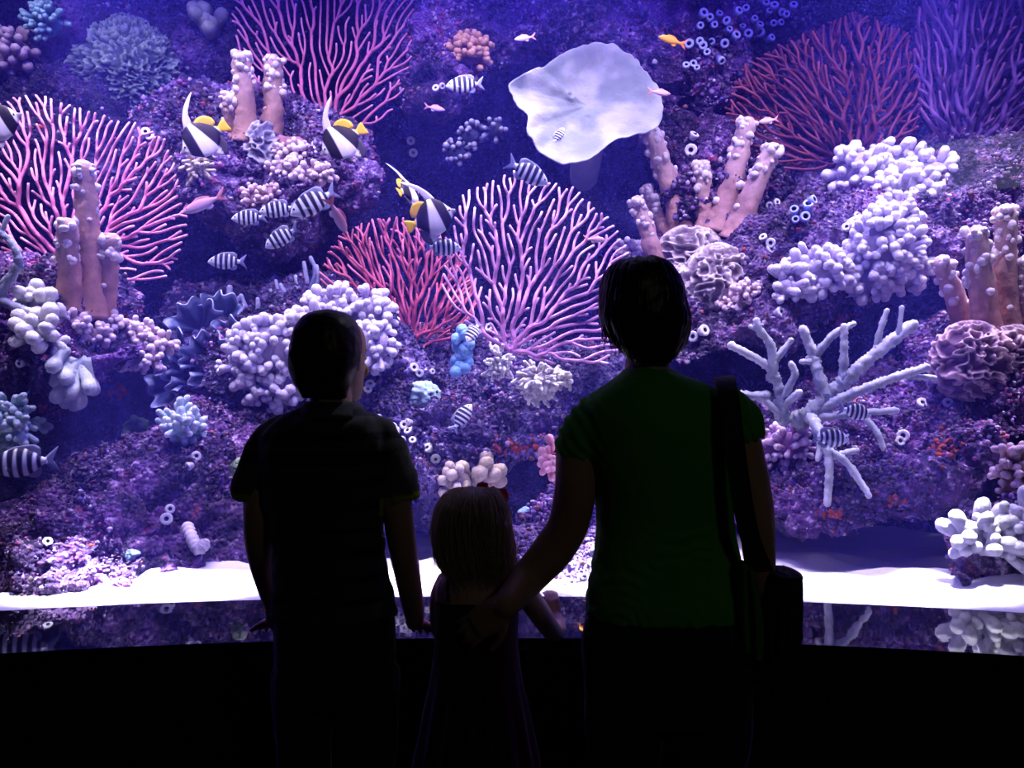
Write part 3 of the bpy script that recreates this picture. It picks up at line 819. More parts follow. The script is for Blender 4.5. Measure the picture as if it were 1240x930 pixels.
def tuft(label, px, py, n, L, rad_, col, tip, spread=1.0, direction=(0, -0.6, 0.4), seed=0, D=None, name='anemone', cat='coral', curl=0.3, fork=0, seg=6, swell=1.0, base=None, sub=0.6):
    """a tuft of fingers from one base"""
    p0, nn = hit(px, py)
    if D: p0 = P(px, py, D)
    s = p0[1] / FPX; r = np.random.default_rng(seed); mb = MB()
    dm = nrm(direction)
    if base:
        V, F, n_ = ellipsoid(p0, np.array(base) * s, 22, 16)
        V = V + n_ * (fbm(V * 20, 3, seed) * base[0] * s * 0.2)[:, None]
        mb.add(V, F, np.array(col) * 0.9)
    for k in range(n):
        d = nrm(dm + r.normal(0, 0.55 * spread, 3))
        l = L * s * r.uniform(0.7, 1.15)
        side = nrm(np.cross(d, r.normal(size=3)))
        st = p0 + (np.array(base) * s * 0.7 * nrm(d + r.normal(0, 0.2, 3)) if base else r.normal(0, rad_ * 0.8 * s, 3))
        path = smooth_path([st, st + d * l * 0.5 + side * l * curl * 0.25, st + d * l + side * l * curl * 0.1], 7)
        V, F, t = tube(path, rad_ * s * np.array([0.85, 0.9, 0.95, 1, 1, 1.0 * swell, 1.0 * swell]), seg)
        mb.add(V, F, lerpc(col, tip, np.clip((t - 0.4) / 0.6, 0, 1)))
        for j in range(fork):
            e = nrm(d + r.normal(0, 0.6, 3)); q = path[r.integers(2, 6)]
            V, F, t = tube(smooth_path([q, q + e * l * sub * 0.5, q + e * l * sub], 5), rad_ * s * 0.8, seg)
            mb.add(V, F, lerpc(col, tip, np.clip((t - 0.2) / 0.8, 0, 1)))
    o = mb.build(name, M_coral, origin=p0)
    return tag(o, label, cat)

def lump(label, px, py, rx, ry, col, col2, seed=0, amp=0.2, freq=22, name='boulder_coral', dep=0.7, D=None, cat='coral', pit=0.0):
    p, n = hit(px, py); d = D or p[1]; s = d / FPX; C = P(px, py, d)
    R = np.array([rx, min(rx, ry) * dep, ry]) * s
    V, F, nn = ellipsoid(C, R, 80, 56)
    f = fbm(V * freq, 4, seed)
    V = V + nn * (f * R.min() * amp)[:, None]
    if pit:
        g = vnoise(V * freq * 5, seed + 3); V = V - nn * (np.clip(g - 0.1, 0, 1) * R.min() * pit)[:, None]
        f = f - np.clip(g, 0, 1) * 2.2
    mb = MB(); mb.add(V, F, lerpc(col2, col, np.clip(f * 0.9 + 0.6, 0, 1)))
    o = mb.build(name, M_coral, origin=C)
    return tag(o, label, cat)
# ---------------------------------------------------------------- corals: the colonies
PINK, PINKT = (0.75, 0.16, 0.4), (0.95, 0.5, 0.72)
# sea fans
fan('broad pink sea fan at the left edge behind three thick columns', [(-60, 200), (-20, 130), (40, 112), (95, 130), (150, 145), (200, 165), (228, 235), (226, 290), (200, 335), (150, 350), (60, 350), (-60, 330)], (72, 330), 4.25, (0.6, 0.13, 0.3), (0.95, 0.52, 0.66), 6.3, 1.65, 0.2, 8, 3, tilt=0.15, jitter=3)
fan('pink sea fan at the top left centre, just behind the tall knobby columns', [(280, 20), (285, -40), (500, -40), (505, 40), (495, 100), (470, 140), (440, 160), (350, 160), (300, 110)], (400, 172), 4.75, (0.5, 0.11, 0.24), (0.8, 0.36, 0.45), 6.2, 1.4, 0.21, 6, 4, tilt=0.1, jitter=3)
fan('large lilac pink sea fan in the middle, left of the woman', [(540, 300), (560, 235), (620, 208), (690, 225), (740, 265), (775, 330), (765, 400), (735, 442), (670, 440), (610, 425), (560, 385), (535, 350)], (618, 425), 4.0, (0.5, 0.2, 0.44), (0.92, 0.6, 0.8), 6.3, 1.7, 0.2, 8, 5, tilt=0.1, jitter=3)
fan('crimson sea fan behind the big lilac fan, right of the boy', [(385, 330), (410, 285), (460, 262), (515, 268), (560, 300), (580, 360), (560, 410), (480, 425), (400, 370)], (500, 428), 4.45, (0.36, 0.04, 0.1), (0.8, 0.26, 0.38), 6.8, 1.45, 0.22, 7, 6, layers=2, tilt=0.15, jitter=4, spread=22, tipfrac=0.3)
fan('dark red bush coral at the upper right', [(878, 130), (900, 80), (960, 45), (1040, 12), (1100, 40), (1118, 110), (1110, 160), (1040, 200), (960, 210), (900, 180)], (1035, 210), 4.9, (0.09, 0.01, 0.03), (0.3, 0.07, 0.1), 7.6, 1.5, 0.22, 7, 7, layers=3, tilt=0.1, jitter=6, spread=40, name='bush_coral', tipfrac=0.3)
fan('violet bush coral in the top right corner', [(1105, 60), (1120, -40), (1300, -40), (1300, 180), (1200, 192), (1150, 190), (1115, 140)], (1160, 200), 4.85, (0.08, 0.035, 0.17), (0.26, 0.08, 0.2), 7.8, 1.6, 0.24, 7, 8, layers=3, tilt=0.1, jitter=6, spread=40, name='bush_coral', tipfrac=0.25)

# thick column corals
TAN, TOPC = (0.5, 0.26, 0.17), (0.58, 0.4, 0.36)
columns('three tall tan columns with knobbly tips at the left edge', [(88, 378, 82, 275, 16, 12), (112, 372, 100, 205, 18, 12), (124, 378, 134, 292, 15, 11)], TAN, TOPC, 31)
columns('pair of tall knobby columns beside the upper left bannerfish', [(298, 158, 291, 72, 15, 11), (326, 160, 331, 76, 15, 11), (283, 150, 279, 122, 12, 10)], (0.44, 0.25, 0.2), (0.52, 0.38, 0.38), 32, [(345, 178, 36, 12, (0.42, 0.2, 0.24))])
columns('six leaning pale columns with knobbly tips above the woman', [(800, 318, 771, 245, 13, 9), (818, 292, 783, 230, 12, 8), (830, 280, 790, 166, 18, 11), (849, 278, 849, 203, 12, 10), (870, 268, 905, 152, 18, 11), (888, 278, 935, 182, 18, 10)], (0.5, 0.28, 0.27), (0.64, 0.48, 0.48), 33, None)
columns('four columns with knobbly tips at the right edge', [(1172, 398, 1140, 320, 14, 11), (1198, 408, 1183, 285, 19, 13), (1222, 400, 1217, 258, 16, 12), (1246, 410, 1244, 320, 17, 12)], (0.5, 0.27, 0.24), (0.62, 0.46, 0.44), 34, None)

# knobbly side growths of pale soft coral
KN, KNT = (0.56, 0.4, 0.5), (0.86, 0.74, 0.8)
knobs('pinkish knobbly soft coral lobes spilling below the left columns', [(155, 402, 34, 13), (186, 415, 26, 10), (170, 436, 28, 10), (112, 408, 22, 12), (88, 392, 20, 10), (128, 392, 22, 9)], 150, 4.2, 5, KN, KNT, 41, 0.3, name='soft_coral')
knobs('pinkish knobbly soft coral lobes right of the knobby column pair', [(360, 185, 26, 10), (345, 205, 20, 9), (385, 210, 22, 9)], 80, 3.6, 4.5, KN, KNT, 42, 0.3, name='soft_coral')
knobs('small pink white knobbly coral beside the wrinkled coral by the woman', [(890, 368, 16, 13), (908, 352, 17, 8)], 44, 4.0, 5, (0.6, 0.4, 0.5), (0.9, 0.76, 0.82), 43, 0.3, name='soft_coral')
knobs('white knobbly coral top peeking up left of the woman hair', [(762, 306, 12, 14)], 26, 4.0, 5, (0.62, 0.5, 0.66), (0.9, 0.84, 0.92), 44, 0.3, name='soft_coral')
knobs('two small pale tufts above the group of striped fish', [(306, 240, 9, 14), (326, 238, 9, 14)], 40, 3.0, 4, (0.55, 0.36, 0.4), (0.75, 0.6, 0.66), 45, 0.3, name='soft_coral')

# white knob corals
KB, KW = (0.5, 0.44, 0.68), (0.86, 0.84, 0.94)
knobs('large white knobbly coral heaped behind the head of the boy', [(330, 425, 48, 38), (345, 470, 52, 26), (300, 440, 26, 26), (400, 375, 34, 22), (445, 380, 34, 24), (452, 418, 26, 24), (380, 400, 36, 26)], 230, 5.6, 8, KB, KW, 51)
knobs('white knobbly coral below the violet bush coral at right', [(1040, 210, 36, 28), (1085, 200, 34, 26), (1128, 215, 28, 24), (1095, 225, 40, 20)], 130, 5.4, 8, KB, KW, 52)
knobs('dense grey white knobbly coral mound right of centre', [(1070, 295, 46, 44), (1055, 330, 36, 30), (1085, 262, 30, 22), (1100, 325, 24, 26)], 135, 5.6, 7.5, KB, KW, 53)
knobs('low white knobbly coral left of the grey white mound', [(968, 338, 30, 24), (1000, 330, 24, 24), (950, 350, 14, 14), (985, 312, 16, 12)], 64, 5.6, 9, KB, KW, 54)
knobs('cream knob coral in two clumps at the left edge', [(50, 372, 20, 20), (48, 405, 22, 18)], 26, 9, 9, (0.5, 0.5, 0.52), (0.86, 0.86, 0.8), 55, 0.2)
knobs('white finger coral on the rock stub at the right edge', [(1185, 650, 26, 24), (1215, 650, 26, 24), (1240, 645, 22, 22)], 48, 8, 18, (0.62, 0.6, 0.7), (0.95, 0.95, 0.96), 56, 0.4, D=2.85, up=0.7)
knobs('pink tipped finger coral at the right edge above the white one', [(1232, 580, 22, 34), (1222, 560, 12, 16)], 50, 5, 8, (0.5, 0.3, 0.36), (0.85, 0.66, 0.74), 57, 0.4, D=3.05, up=0.6)
knobs('small purple coral with white fingertips under the staghorn coral', [(938, 545, 26, 22), (962, 540, 22, 20)], 66, 3.6, 9, (0.36, 0.16, 0.42), (0.85, 0.72, 0.86), 58, 0.4)
knobs('brown white knob coral at the upper left edge', [(16, 66, 22, 26)], 30, 6, 8, (0.16, 0.1, 0.12), (0.34, 0.27, 0.32), 59, 0.3)
knobs('dark knob coral with white rims hanging below the orange coral', [(552, 185, 13, 13), (570, 165, 12, 12), (600, 158, 11, 11)], 34, 3.4, 4, (0.015, 0.02, 0.06), (0.34, 0.35, 0.44), 60, 0.2, D=4.75)

# brain and wrinkled corals
meander('large blue green wrinkled coral boulder at the upper left', 152, 84, 66, 58, (0.012, 0.025, 0.03), (0.2, 0.27, 0.24), 0.21, 6.5, 61, 0.2, lump=0.16, dep=0.6)
meander('small wrinkled coral between the knobby columns at upper left', 318, 178, 18, 26, (0.14, 0.13, 0.24), (0.5, 0.48, 0.52), 0.12, 6, 62, 0.22, res=(120, 90))
meander('pale folded brain coral under the leaning columns', 835, 305, 32, 26, (0.22, 0.16, 0.22), (0.74, 0.66, 0.66), 0.13, 8, 63, 0.26)
meander('lower lobe of folded brain coral beside the woman head', 868, 338, 36, 36, (0.22, 0.16, 0.22), (0.74, 0.66, 0.66), 0.13, 8, 64, 0.26)
meander('folded brain coral half hidden by the woman hair', 828, 352, 24, 26, (0.22, 0.17, 0.24), (0.72, 0.64, 0.66), 0.13, 7, 65, 0.26)
meander('violet pink folded brain coral at the right edge under columns', 1178, 438, 46, 42, (0.12, 0.05, 0.12), (0.72, 0.5, 0.56), 0.125, 8, 66, 0.24, dep=0.6)
meander('folded brain coral cut off by the right edge', 1226, 436, 30, 38, (0.13, 0.06, 0.12), (0.72, 0.54, 0.56), 0.13, 8, 67, 0.24, dep=0.6)

# pale disc sponge
def disc():
    out = [(616, 108, 4.52), (640, 92, 4.55), (660, 84, 4.60), (690, 66, 4.68), (720, 56, 4.72), (745, 60, 4.72), (770, 78, 4.70), (790, 105, 4.65), (801, 128, 4.60), (796, 155, 4.52), (775, 165, 4.48), (745, 172, 4.44), (715, 195, 4.38), (685, 202, 4.35), (660, 192, 4.36), (640, 168, 4.40), (638, 145, 4.44), (624, 128, 4.48)]
    O = np.array([P(*o) for o in out]); n = len(O); na, nr = 160, 40
    ang = np.linspace(0, n, na, endpoint=False); i = ang.astype(int) % n; t = (ang - np.floor(ang))[:, None]
    a, b, c, d = O[(i - 1) % n], O[i], O[(i + 1) % n], O[(i + 2) % n]
    ring = 0.5 * (2 * b + (c - a) * t + (2 * a - 5 * b + 4 * c - d) * t ** 2 + (3 * b - a - 3 * c + d) * t ** 3)
    ring += (vnoise(ring * 30, 5) * 0.012)[:, None] * np.array([0.6, 0, 0.8])
    C = P(712, 128, 4.62)
    v = np.linspace(0.0, 1, nr)
    G = C + (ring[None] - C) * v[:, None, None]
    q = G.reshape(-1, 3)
    dish = (v ** 2 * -0.06)[:, None] + 0 * ang[None] + (fbm(q * 6, 3, 8) * 0.016).reshape(nr, na)
    front = G.copy(); front[..., 1] += dish
    # small raised pores
    for (px, py, rr) in ((692, 113, 0.03), (712, 142, 0.035), (728, 160, 0.03)):
        p = P(px, py, 4.55); dd = np.linalg.norm((front - p)[..., [0, 2]], axis=2)
        front[..., 1] -= 0.03 * np.exp(-(dd / rr) ** 2) - 0.025 * np.exp(-(dd / (rr * 0.5)) ** 2)
    back = G.copy(); back[..., 1] += dish + 0.035 * np.sqrt(np.clip(1 - v ** 6, 0, 1))[:, None] + 0.012
    back = back[::-1]
    V = np.concatenate([front, back[0:1], back[1:]]).reshape(-1, 3)
    nz = fbm(V * 5, 4, 9)
    cc = lerpc((0.17, 0.2, 0.19), (0.32, 0.34, 0.31), np.clip(nz * 1.1 + 0.5, 0, 1))
    rim = np.concatenate([np.repeat(v, na), np.repeat(v[::-1], na)])
    cc = cc + (np.clip((rim - 0.86) / 0.14, 0, 1) * 0.08)[:, None]
    mb = MB(); mb.add(V, grid_faces(2 * nr, na, wrap_v=True), cc)
    root = mb.build('disc_sponge', M_sponge, origin=C)
    tag(root, 'large pale blue disc shaped sponge at the top centre', 'sponge')
    # stalk into the rock behind
    pts = np.array([C + (0, 0.03, -0.05), C + (0.02, 0.25, -0.15), C + (0.03, 0.6, -0.25)])
    V, F, t = tube(smooth_path(pts, 10), np.linspace(0.11, 0.09, 10), 12)
    mb = MB(); mb.add(V - C, F, (0.35, 0.38, 0.5)); mb.build('stalk', M_sponge, root)
disc()

# pale blue staghorn coral, right
SB, ST = (0.42, 0.46, 0.52), (0.8, 0.82, 0.88)
branch_coral('pale blue staghorn coral spreading over the right rock shelf', [
    ([(975, 505), (1005, 478, -.03), (1030, 455, -.06), (1058, 430, -.08), (1106, 393, -.1)], 13),
    ([(1020, 462, -.05), (1022, 430, -.06), (1022, 395, -.06)], 8),
    ([(1000, 480, -.03), (990, 450, -.02), (985, 430, 0), (972, 398, 0)], 10),
    ([(986, 432), (1010, 405, -.03), (1034, 392, -.04)], 7), ([(988, 438), (970, 438, -.02)], 6),
    ([(1060, 428, -.08), (1066, 400, -.08), (1074, 376, -.08)], 6), ([(1088, 405, -.1), (1092, 372, -.1)], 5),
    ([(950, 505), (945, 480), (938, 455, 0), (925, 440, .02), (885, 418, .03)], 9),
    ([(936, 452), (934, 420), (920, 400), (916, 388)], 8), ([(936, 440), (958, 412, -.02)], 7), ([(922, 402), (908, 395, .02)], 5),
    ([(945, 485), (962, 455, -.04), (958, 440, -.04)], 7), ([(948, 492), (968, 475, -.06)], 8), ([(925, 480, .0), (895, 478, .0), (880, 472, 0)], 8), ([(942, 500), (918, 478)], 7),
    ([(985, 500), (1030, 478, -.1), (1070, 462, -.14), (1122, 445, -.18)], 9), ([(1095, 455, -.15), (1132, 458, -.16)], 6),
    ([(1000, 505, -.05), (1040, 500, -.12), (1086, 497, -.16)], 7), ([(1040, 500, -.12), (1060, 520, -.18), (1070, 543, -.2)], 6),
    ([(985, 510, -.1), (996, 530, -.2), (1004, 560, -.24), (1002, 610, -.26)], 8), ([(1000, 545, -.22), (1025, 560, -.26), (1052, 600, -.3)], 7), ([(1012, 552, -.23), (1038, 545, -.26)], 6),
    ([(995, 540, -.2), (990, 556, -.22)], 6)], SB, ST, D=3.62, seed=71)
branch_coral('grey branch of staghorn coral poking in from the left edge', [
    ([(-30, 440), (0, 360), (22, 318), (10, 290), (-12, 275)], 8), ([(20, 325), (0, 345)], 6), ([(-20, 350), (10, 368), (38, 378)], 9), ([(0, 285), (10, 262)], 5), ([(-30, 400), (0, 420)], 8)], (0.3, 0.34, 0.42), (0.6, 0.64, 0.7), D=3.55, seed=72)
branch_coral('dim blue branching coral left of the crimson sea fan', [
    ([(362, 395), (350, 365), (340, 345)], 5), ([(356, 380), (362, 355), (358, 335)], 5), ([(366, 392), (372, 350), (368, 318)], 5), ([(372, 360), (382, 330), (376, 312)], 5), ([(366, 392), (345, 372), (328, 352)], 5), ([(340, 365), (334, 340)], 4), ([(370, 370), (384, 345), (384, 322)], 4), ([(345, 385), (325, 375)], 4)], (0.1, 0.12, 0.3), (0.5, 0.52, 0.74), D=4.5, seed=73, bump=0.1)
branch_coral('dim blue branching coral beside the leafy dark coral', [
    ([(300, 400), (298, 375), (292, 358)], 5), ([(302, 398), (312, 375), (312, 362)], 5), ([(296, 395), (280, 370), (278, 348)], 7), ([(282, 372), (290, 360)], 5), ([(305, 400), (322, 380)], 4)], (0.16, 0.17, 0.36), (0.6, 0.62, 0.8), D=4.42, seed=74, bump=0.1)

# leafy dark blue coral
ruffles('dark blue leafy coral with pale rims left of the white heap', 255, 430, [(-30, 5, 34, 150, 9), (-10, -30, 36, 110, 8), (15, -45, 30, 80, 8), (-35, 35, 34, 190, 9), (5, 10, 36, 120, 10), (-5, 40, 38, 230, 9), (30, -10, 34, 60, 8), (20, 35, 34, 290, 9), (-20, 20, 30, 170, 9), (12, 22, 30, 250, 9)], (0.06, 0.09, 0.24), (0.4, 0.46, 0.7), 75, D=4.25)

# finger tufts
tuft('teal anemone with blunt tentacles at the upper left corner', 58, 30, 70, 16, 3.2, (0.04, 0.15, 0.18), (0.22, 0.4, 0.4), 1.1, (0, -0.7, 0.35), 81, base=(18, 14, 16))
tuft('grey green lobed coral near the top left fan', 254, 40, 9, 24, 7, (0.1, 0.12, 0.12), (0.19, 0.21, 0.19), 0.9, (0, -0.5, 0.5), 82, swell=1.3, name='lobed_coral')
tuft('orange brown flower coral at the top centre', 567, 72, 90, 18, 3.0, (0.22, 0.06, 0.05), (0.62, 0.36, 0.2), 1.2, (0, -0.6, 0.4), 83, name='flower_coral', swell=1.4, base=(26, 14, 16))
tuft('pale green finger coral hanging under the left ledge', 92, 440, 16, 44, 7.5, (0.36, 0.42, 0.44), (0.7, 0.76, 0.72), 0.75, (0, -0.5, -0.9), 84, name='hanging_finger_coral', swell=1.25)
tuft('pale teal frilly coral at the left edge above the striped fish', 12, 508, 44, 30, 5, (0.2, 0.42, 0.46), (0.66, 0.76, 0.8), 1.0, (0.3, -0.6, -0.15), 85, name='frilly_coral', fork=2, base=(20, 12, 16))
tuft('cyan white branching coral at the left, beside the boy', 222, 535, 26, 36, 5, (0.24, 0.44, 0.56), (0.78, 0.84, 0.92), 0.75, (0.15, -0.45, 0.75), 86, name='cauliflower_coral', fork=3, sub=0.45)
tuft('small white flower coral under the stem of the lilac fan', 606, 438, 40, 20, 2.6, (0.6, 0.58, 0.6), (0.93, 0.92, 0.86), 1.0, (0, -0.7, -0.5), 87, D=3.85, name='flower_coral', fork=1)
tuft('larger white flower coral below the lilac fan', 648, 456, 52, 27, 2.8, (0.55, 0.52, 0.5), (0.93, 0.92, 0.86), 0.95, (0.1, -0.6, -0.6), 88, D=3.85, name='flower_coral', fork=2)
tuft('yellow white flower coral right of the larger white one', 674, 450, 30, 22, 2.8, (0.42, 0.4, 0.34), (0.8, 0.78, 0.68), 0.95, (0.1, -0.6, -0.5), 89, D=3.88, name='flower_coral', fork=1)
tuft('beige lobed coral just above the head of the girl', 572, 582, 10, 24, 8, (0.3, 0.24, 0.2), (0.48, 0.4, 0.33), 0.95, (0.15, -0.6, 0.45), 90, name='lobed_coral', swell=1.2, base=(22, 14, 12))
tuft('white dotted lump coral touching the beige lobed coral', 548, 584, 10, 12, 6, (0.32, 0.26, 0.24), (0.56, 0.48, 0.44), 1.0, (-0.3, -0.6, 0.2), 91, name='lobed_coral', swell=1.15, base=(16, 12, 12))
tuft('small salmon pink finger coral left of the woman sleeve', 672, 562, 12, 20, 5, (0.7, 0.24, 0.3), (0.9, 0.52, 0.6), 0.9, (-0.3, -0.5, 0.35), 92, name='finger_coral', fork=1)
tuft('yellowish frilly coral under the upper left bannerfish', 240, 200, 26, 20, 2.6, (0.4, 0.34, 0.26), (0.62, 0.58, 0.5), 1.0, (0, -0.6, -0.3), 93, name='frilly_coral', fork=1)

# boulders and sponges
lump('round pale turquoise boulder coral right of the boy', 513, 480, 22, 19, (0.5, 0.72, 0.78), (0.26, 0.42, 0.54), 95, 0.22, 26, dep=0.8)
lump('green spotted round sponge at the left sleeve of the boy', 290, 574, 12, 20, (0.5, 0.62, 0.36), (0.08, 0.14, 0.06), 96, 0.1, 24, name='barrel_sponge', pit=0.3, cat='sponge')
lump('dim green rounded coral in the dark hollow at the left', 166, 518, 16, 13, (0.12, 0.22, 0.18), (0.03, 0.06, 0.08), 97, 0.5, 22, D=4.3)
lump('small turquoise coral lump on the lower left slope', 160, 672, 9, 8, (0.4, 0.6, 0.66), (0.2, 0.32, 0.42), 98, 0.4, 40)
lump('light blue angular coral left of the pale sand rock', 637, 626, 9, 12, (0.3, 0.5, 0.85), (0.14, 0.26, 0.6), 99, 0.5, 30, D=3.5)
def bubbles():
    p, n = hit(560, 425); s = p[1] / FPX; C = P(560, 425, 3.97); mb = MB(); r = np.random.default_rng(3)
    for k in range(26):
        y = -22 + 44 * k / 25.0
        V, F, nn = ellipsoid(C + np.array([r.uniform(-8, 8), r.uniform(-8, 2), y]) * s, np.full(3, r.uniform(4.5, 7) * s), 12, 9)
        mb.add(V, F, np.array((0.24, 0.5, 0.85)) * r.uniform(0.8, 1.15))
    V, F, t = tube(np.array([C + (0, 0.02, -0.11), C + (0, 0.02, 0.1)]), 0.028, 10); mb.add(V, F, (0.12, 0.26, 0.6))
    tag(mb.build('bubble_coral', M_coral, origin=C), 'upright blue bubble coral at the foot of the lilac fan', 'coral')
bubbles()

def red_patch(label, px, py, n, w, h, seed):
    r = np.random.default_rng(seed); mb = MB(); org, _ = hit(px, py)
    for k in range(n):
        x, y = px + r.normal(0, w / 2), py + r.normal(0, h / 2)
        p, nn = hit(x, y)
        if abs(p[1] - org[1]) > 0.35: continue
        s = p[1] / FPX
        V, F, q = ellipsoid(p, np.array([1, 0.6, 1]) * r.uniform(1.6, 4.2) * s, 9, 7)
        V = V + q * (vnoise(V * 50, seed)[:, None] * 0.008)
        mb.add(V, F, np.array((0.3, 0.045, 0.02)) * r.uniform(0.5, 1.3))
    o = mb.build('encrusting_sponge', M_sponge, origin=org); o['kind'] = 'stuff'
    return tag(o, label, 'sponge')
red_patch('red orange sponge crust at the right end of the shelf', 1145, 540, 44, 24, 26, 1)
red_patch('small round red sponge under the left ledge', 144, 470, 14, 12, 12, 2)
red_patch('orange red sponge beside the pale teal frilly coral', 56, 498, 14, 14, 9, 3)
red_patch('rusty red sponge stain low on the central rock', 630, 540, 30, 34, 12, 4)
red_patch('red sponge specks along the underside of the right shelf', 1085, 605, 16, 14, 6, 5)
red_patch('red sponge specks at the lower left of the right shelf', 1005, 622, 14, 24, 5, 6)
red_patch('dull red sponge under the low white knobbly coral', 1018, 385, 26, 26, 14, 7)

# tube polyps
r_ = np.random.default_rng(77)
sp = [(848, 20), (858, 24), (868, 22), (845, 33), (862, 31), (890, 18), (883, 28), (880, 40), (898, 38), (887, 47), (906, 45), (903, 14), (912, 26), (916, 36), (846, 52), (835, 56), (850, 58), (864, 54), (875, 52), (857, 66), (870, 70), (838, 80), (830, 84), (845, 86), (926, 8), (936, 14), (945, 12), (950, 20), (930, 18), (960, 12), (935, 28), (942, 28), (924, 42), (929, 49), (909, 2), (896, 0), (918, 4)]
polyps('cluster of grey blue tube polyps at the top right of centre', [(x, y, r_.uniform(4.2, 5.6)) for x, y in sp], POLY_BLUE, seed=1)
polyps('five bright blue tube sponges on the right ledge', [(963, 258, 6), (976, 246, 6.5), (978, 256, 7), (972, 265, 6), (963, 268, 5)], POLY_BRIGHT, name='tube_sponge_cluster', cat='sponge', seed=2)
polyps('white ringed polyp cluster at the right shoulder of the boy', [(450, 506, 4.5), (460, 504, 5), (470, 514, 6), (478, 516, 5), (482, 524, 6), (490, 516, 6), (496, 524, 5), (488, 531, 5), (500, 535, 5), (498, 512, 5)], POLY_WHITE, seed=3)
pairs = [
    ('pair of pale polyps on the rock just right of the disc sponge', [(838, 168, 6), (838, 182, 7)]),
    ('trio of white polyps at the left end of the right ledge', [(930, 248, 5), (938, 246, 5), (926, 290, 5)]),
    ('pair of white ring polyps below the blue tube sponges', [(935, 294, 6), (930, 303, 6)]),
    ('three white polyps at the top left of the grey white mound', [(1030, 268, 6), (1036, 262, 5), (1026, 278, 6)]),
    ('single round polyp under the low white knobbly coral', [(940, 380, 7)]),
    ('two disc polyps beside the jaw of the woman', [(838, 407, 7), (848, 402, 7)]),
    ('white polyp on the right shelf nearest the brain coral', [(1146, 489, 6)]),
    ('white polyp on the right shelf above the red sponge crust', [(1114, 491, 7)]),
    ('pair of bright white polyps in the middle of the right shelf', [(1087, 536, 7), (1095, 528, 7)]),
    ('white polyp at the foot of the staghorn coral', [(962, 512, 6)]),
    ('pair of white polyps below the cyan white branching coral', [(236, 553, 6), (233, 563, 6)]),
    ('white double polyp on the lower left slope', [(205, 617, 6), (201, 629, 8)]),
    ('round white polyp far down the lower left slope', [(57, 658, 6)]),
    ('three white polyps above the turquoise boulder coral', [(500, 446, 6), (510, 451, 5), (522, 450, 4)]),
    ('pair of pale green polyps between boy and turquoise boulder', [(448, 468, 6), (444, 474, 5)]),
    ('pair of green grey polyps below the ringed polyp cluster', [(521, 545, 6), (527, 553, 6)]),
    ('pale green polyp at the left side of the boy neck', [(366, 482, 8)]),
    ('two faint polyps in the dark water left of the lilac fan', [(497, 171, 5), (500, 186, 6)]),
    ('two pale polyps under the orange brown flower coral', [(529, 109, 5), (534, 103, 4)]),
    ('pair of polyps at the right rim of the left pink fan', [(178, 162, 6), (184, 168, 6)]),
    ('pale polyp on the dark underside at the left ledge', [(28, 440, 6)]),
    ('two yellow white polyps beside the stem of the lilac fan', [(601, 419, 7), (596, 399, 6)]),
]
for i, (lb, sp) in enumerate(pairs):
    polyps(lb, sp, POLY_GREEN if 'green' in lb or 'faint' in lb else POLY_WHITE, seed=20 + i, group='small tube polyps on the reef')
def worm():
    pts = [(228, 640), (234, 655), (242, 668), (250, 660)]
    W = []
    for x, y in pts:
        p, n = hit(x, y); W.append(p + np.array([0, -0.01, 0.01]))
    path = smooth_path(W, 30); s = path[0, 1] / FPX
    V, F, t = tube(path, 6.5 * s * (1 + 0.22 * np.sin(np.arange(30) * 2.1)), 12)
    mb = MB(); mb.add(V, F, lerpc((0.3, 0.24, 0.4), (0.75, 0.7, 0.8), 0.5 + 0.5 * np.sin(t * 60)))
    tag(mb.build('ribbed_coral', M_coral, origin=path[0]), 'curled ribbed white coral on the lower left slope', 'coral')
worm()
# ---------------------------------------------------------------- fish
M_fish = mat_attr('fish_scales', 0.6, 0.1, 250, spec=0.15)
M_fin = mat_attr('fish_fin', 0.5, 0.0, spec=0.4, translucent=0.35)
M_eye = mat_attr('fish_eye', 0.15, 0.0, spec=0.6)

def fish_body(prof, colf, halfw=0.13, nx=110, nt=40):
    """prof = [(x, top, bottom)] nose at +0.5, tail root at about -0.36; length 1"""
    pr = np.array(prof, float)[::-1]
    x = np.linspace(pr[0, 0], pr[-1, 0], nx)
    tp = np.interp(x, pr[:, 0], pr[:, 1]); bt = np.interp(x, pr[:, 0], pr[:, 2])
    k = np.array([1, 2, 1]) / 4.0
    for _ in range(3):
        tp[1:-1] = np.convolve(tp, k, 'valid'); bt[1:-1] = np.convolve(bt, k, 'valid')
    c = (tp + bt) / 2; h = (tp - bt) / 2
    w = halfw * np.clip(h / h.max(), 0, 1) ** 0.75
    th = np.arange(nt) / nt * 2 * math.pi
    V = np.stack([np.repeat(x[:, None], nt, 1), w[:, None] * np.cos(th)[None], c[:, None] + h[:, None] * np.sin(th)[None]], -1).reshape(-1, 3)
    mb = MB()
    caps = [np.arange(nt)[::-1], (nx - 1) * nt + np.arange(nt)]
    mb.add(V, [grid_faces(nx, nt, wrap_v=True)] + caps, colf(V))
    me = mb.mesh('body'); me.materials.append(M_fish); return me

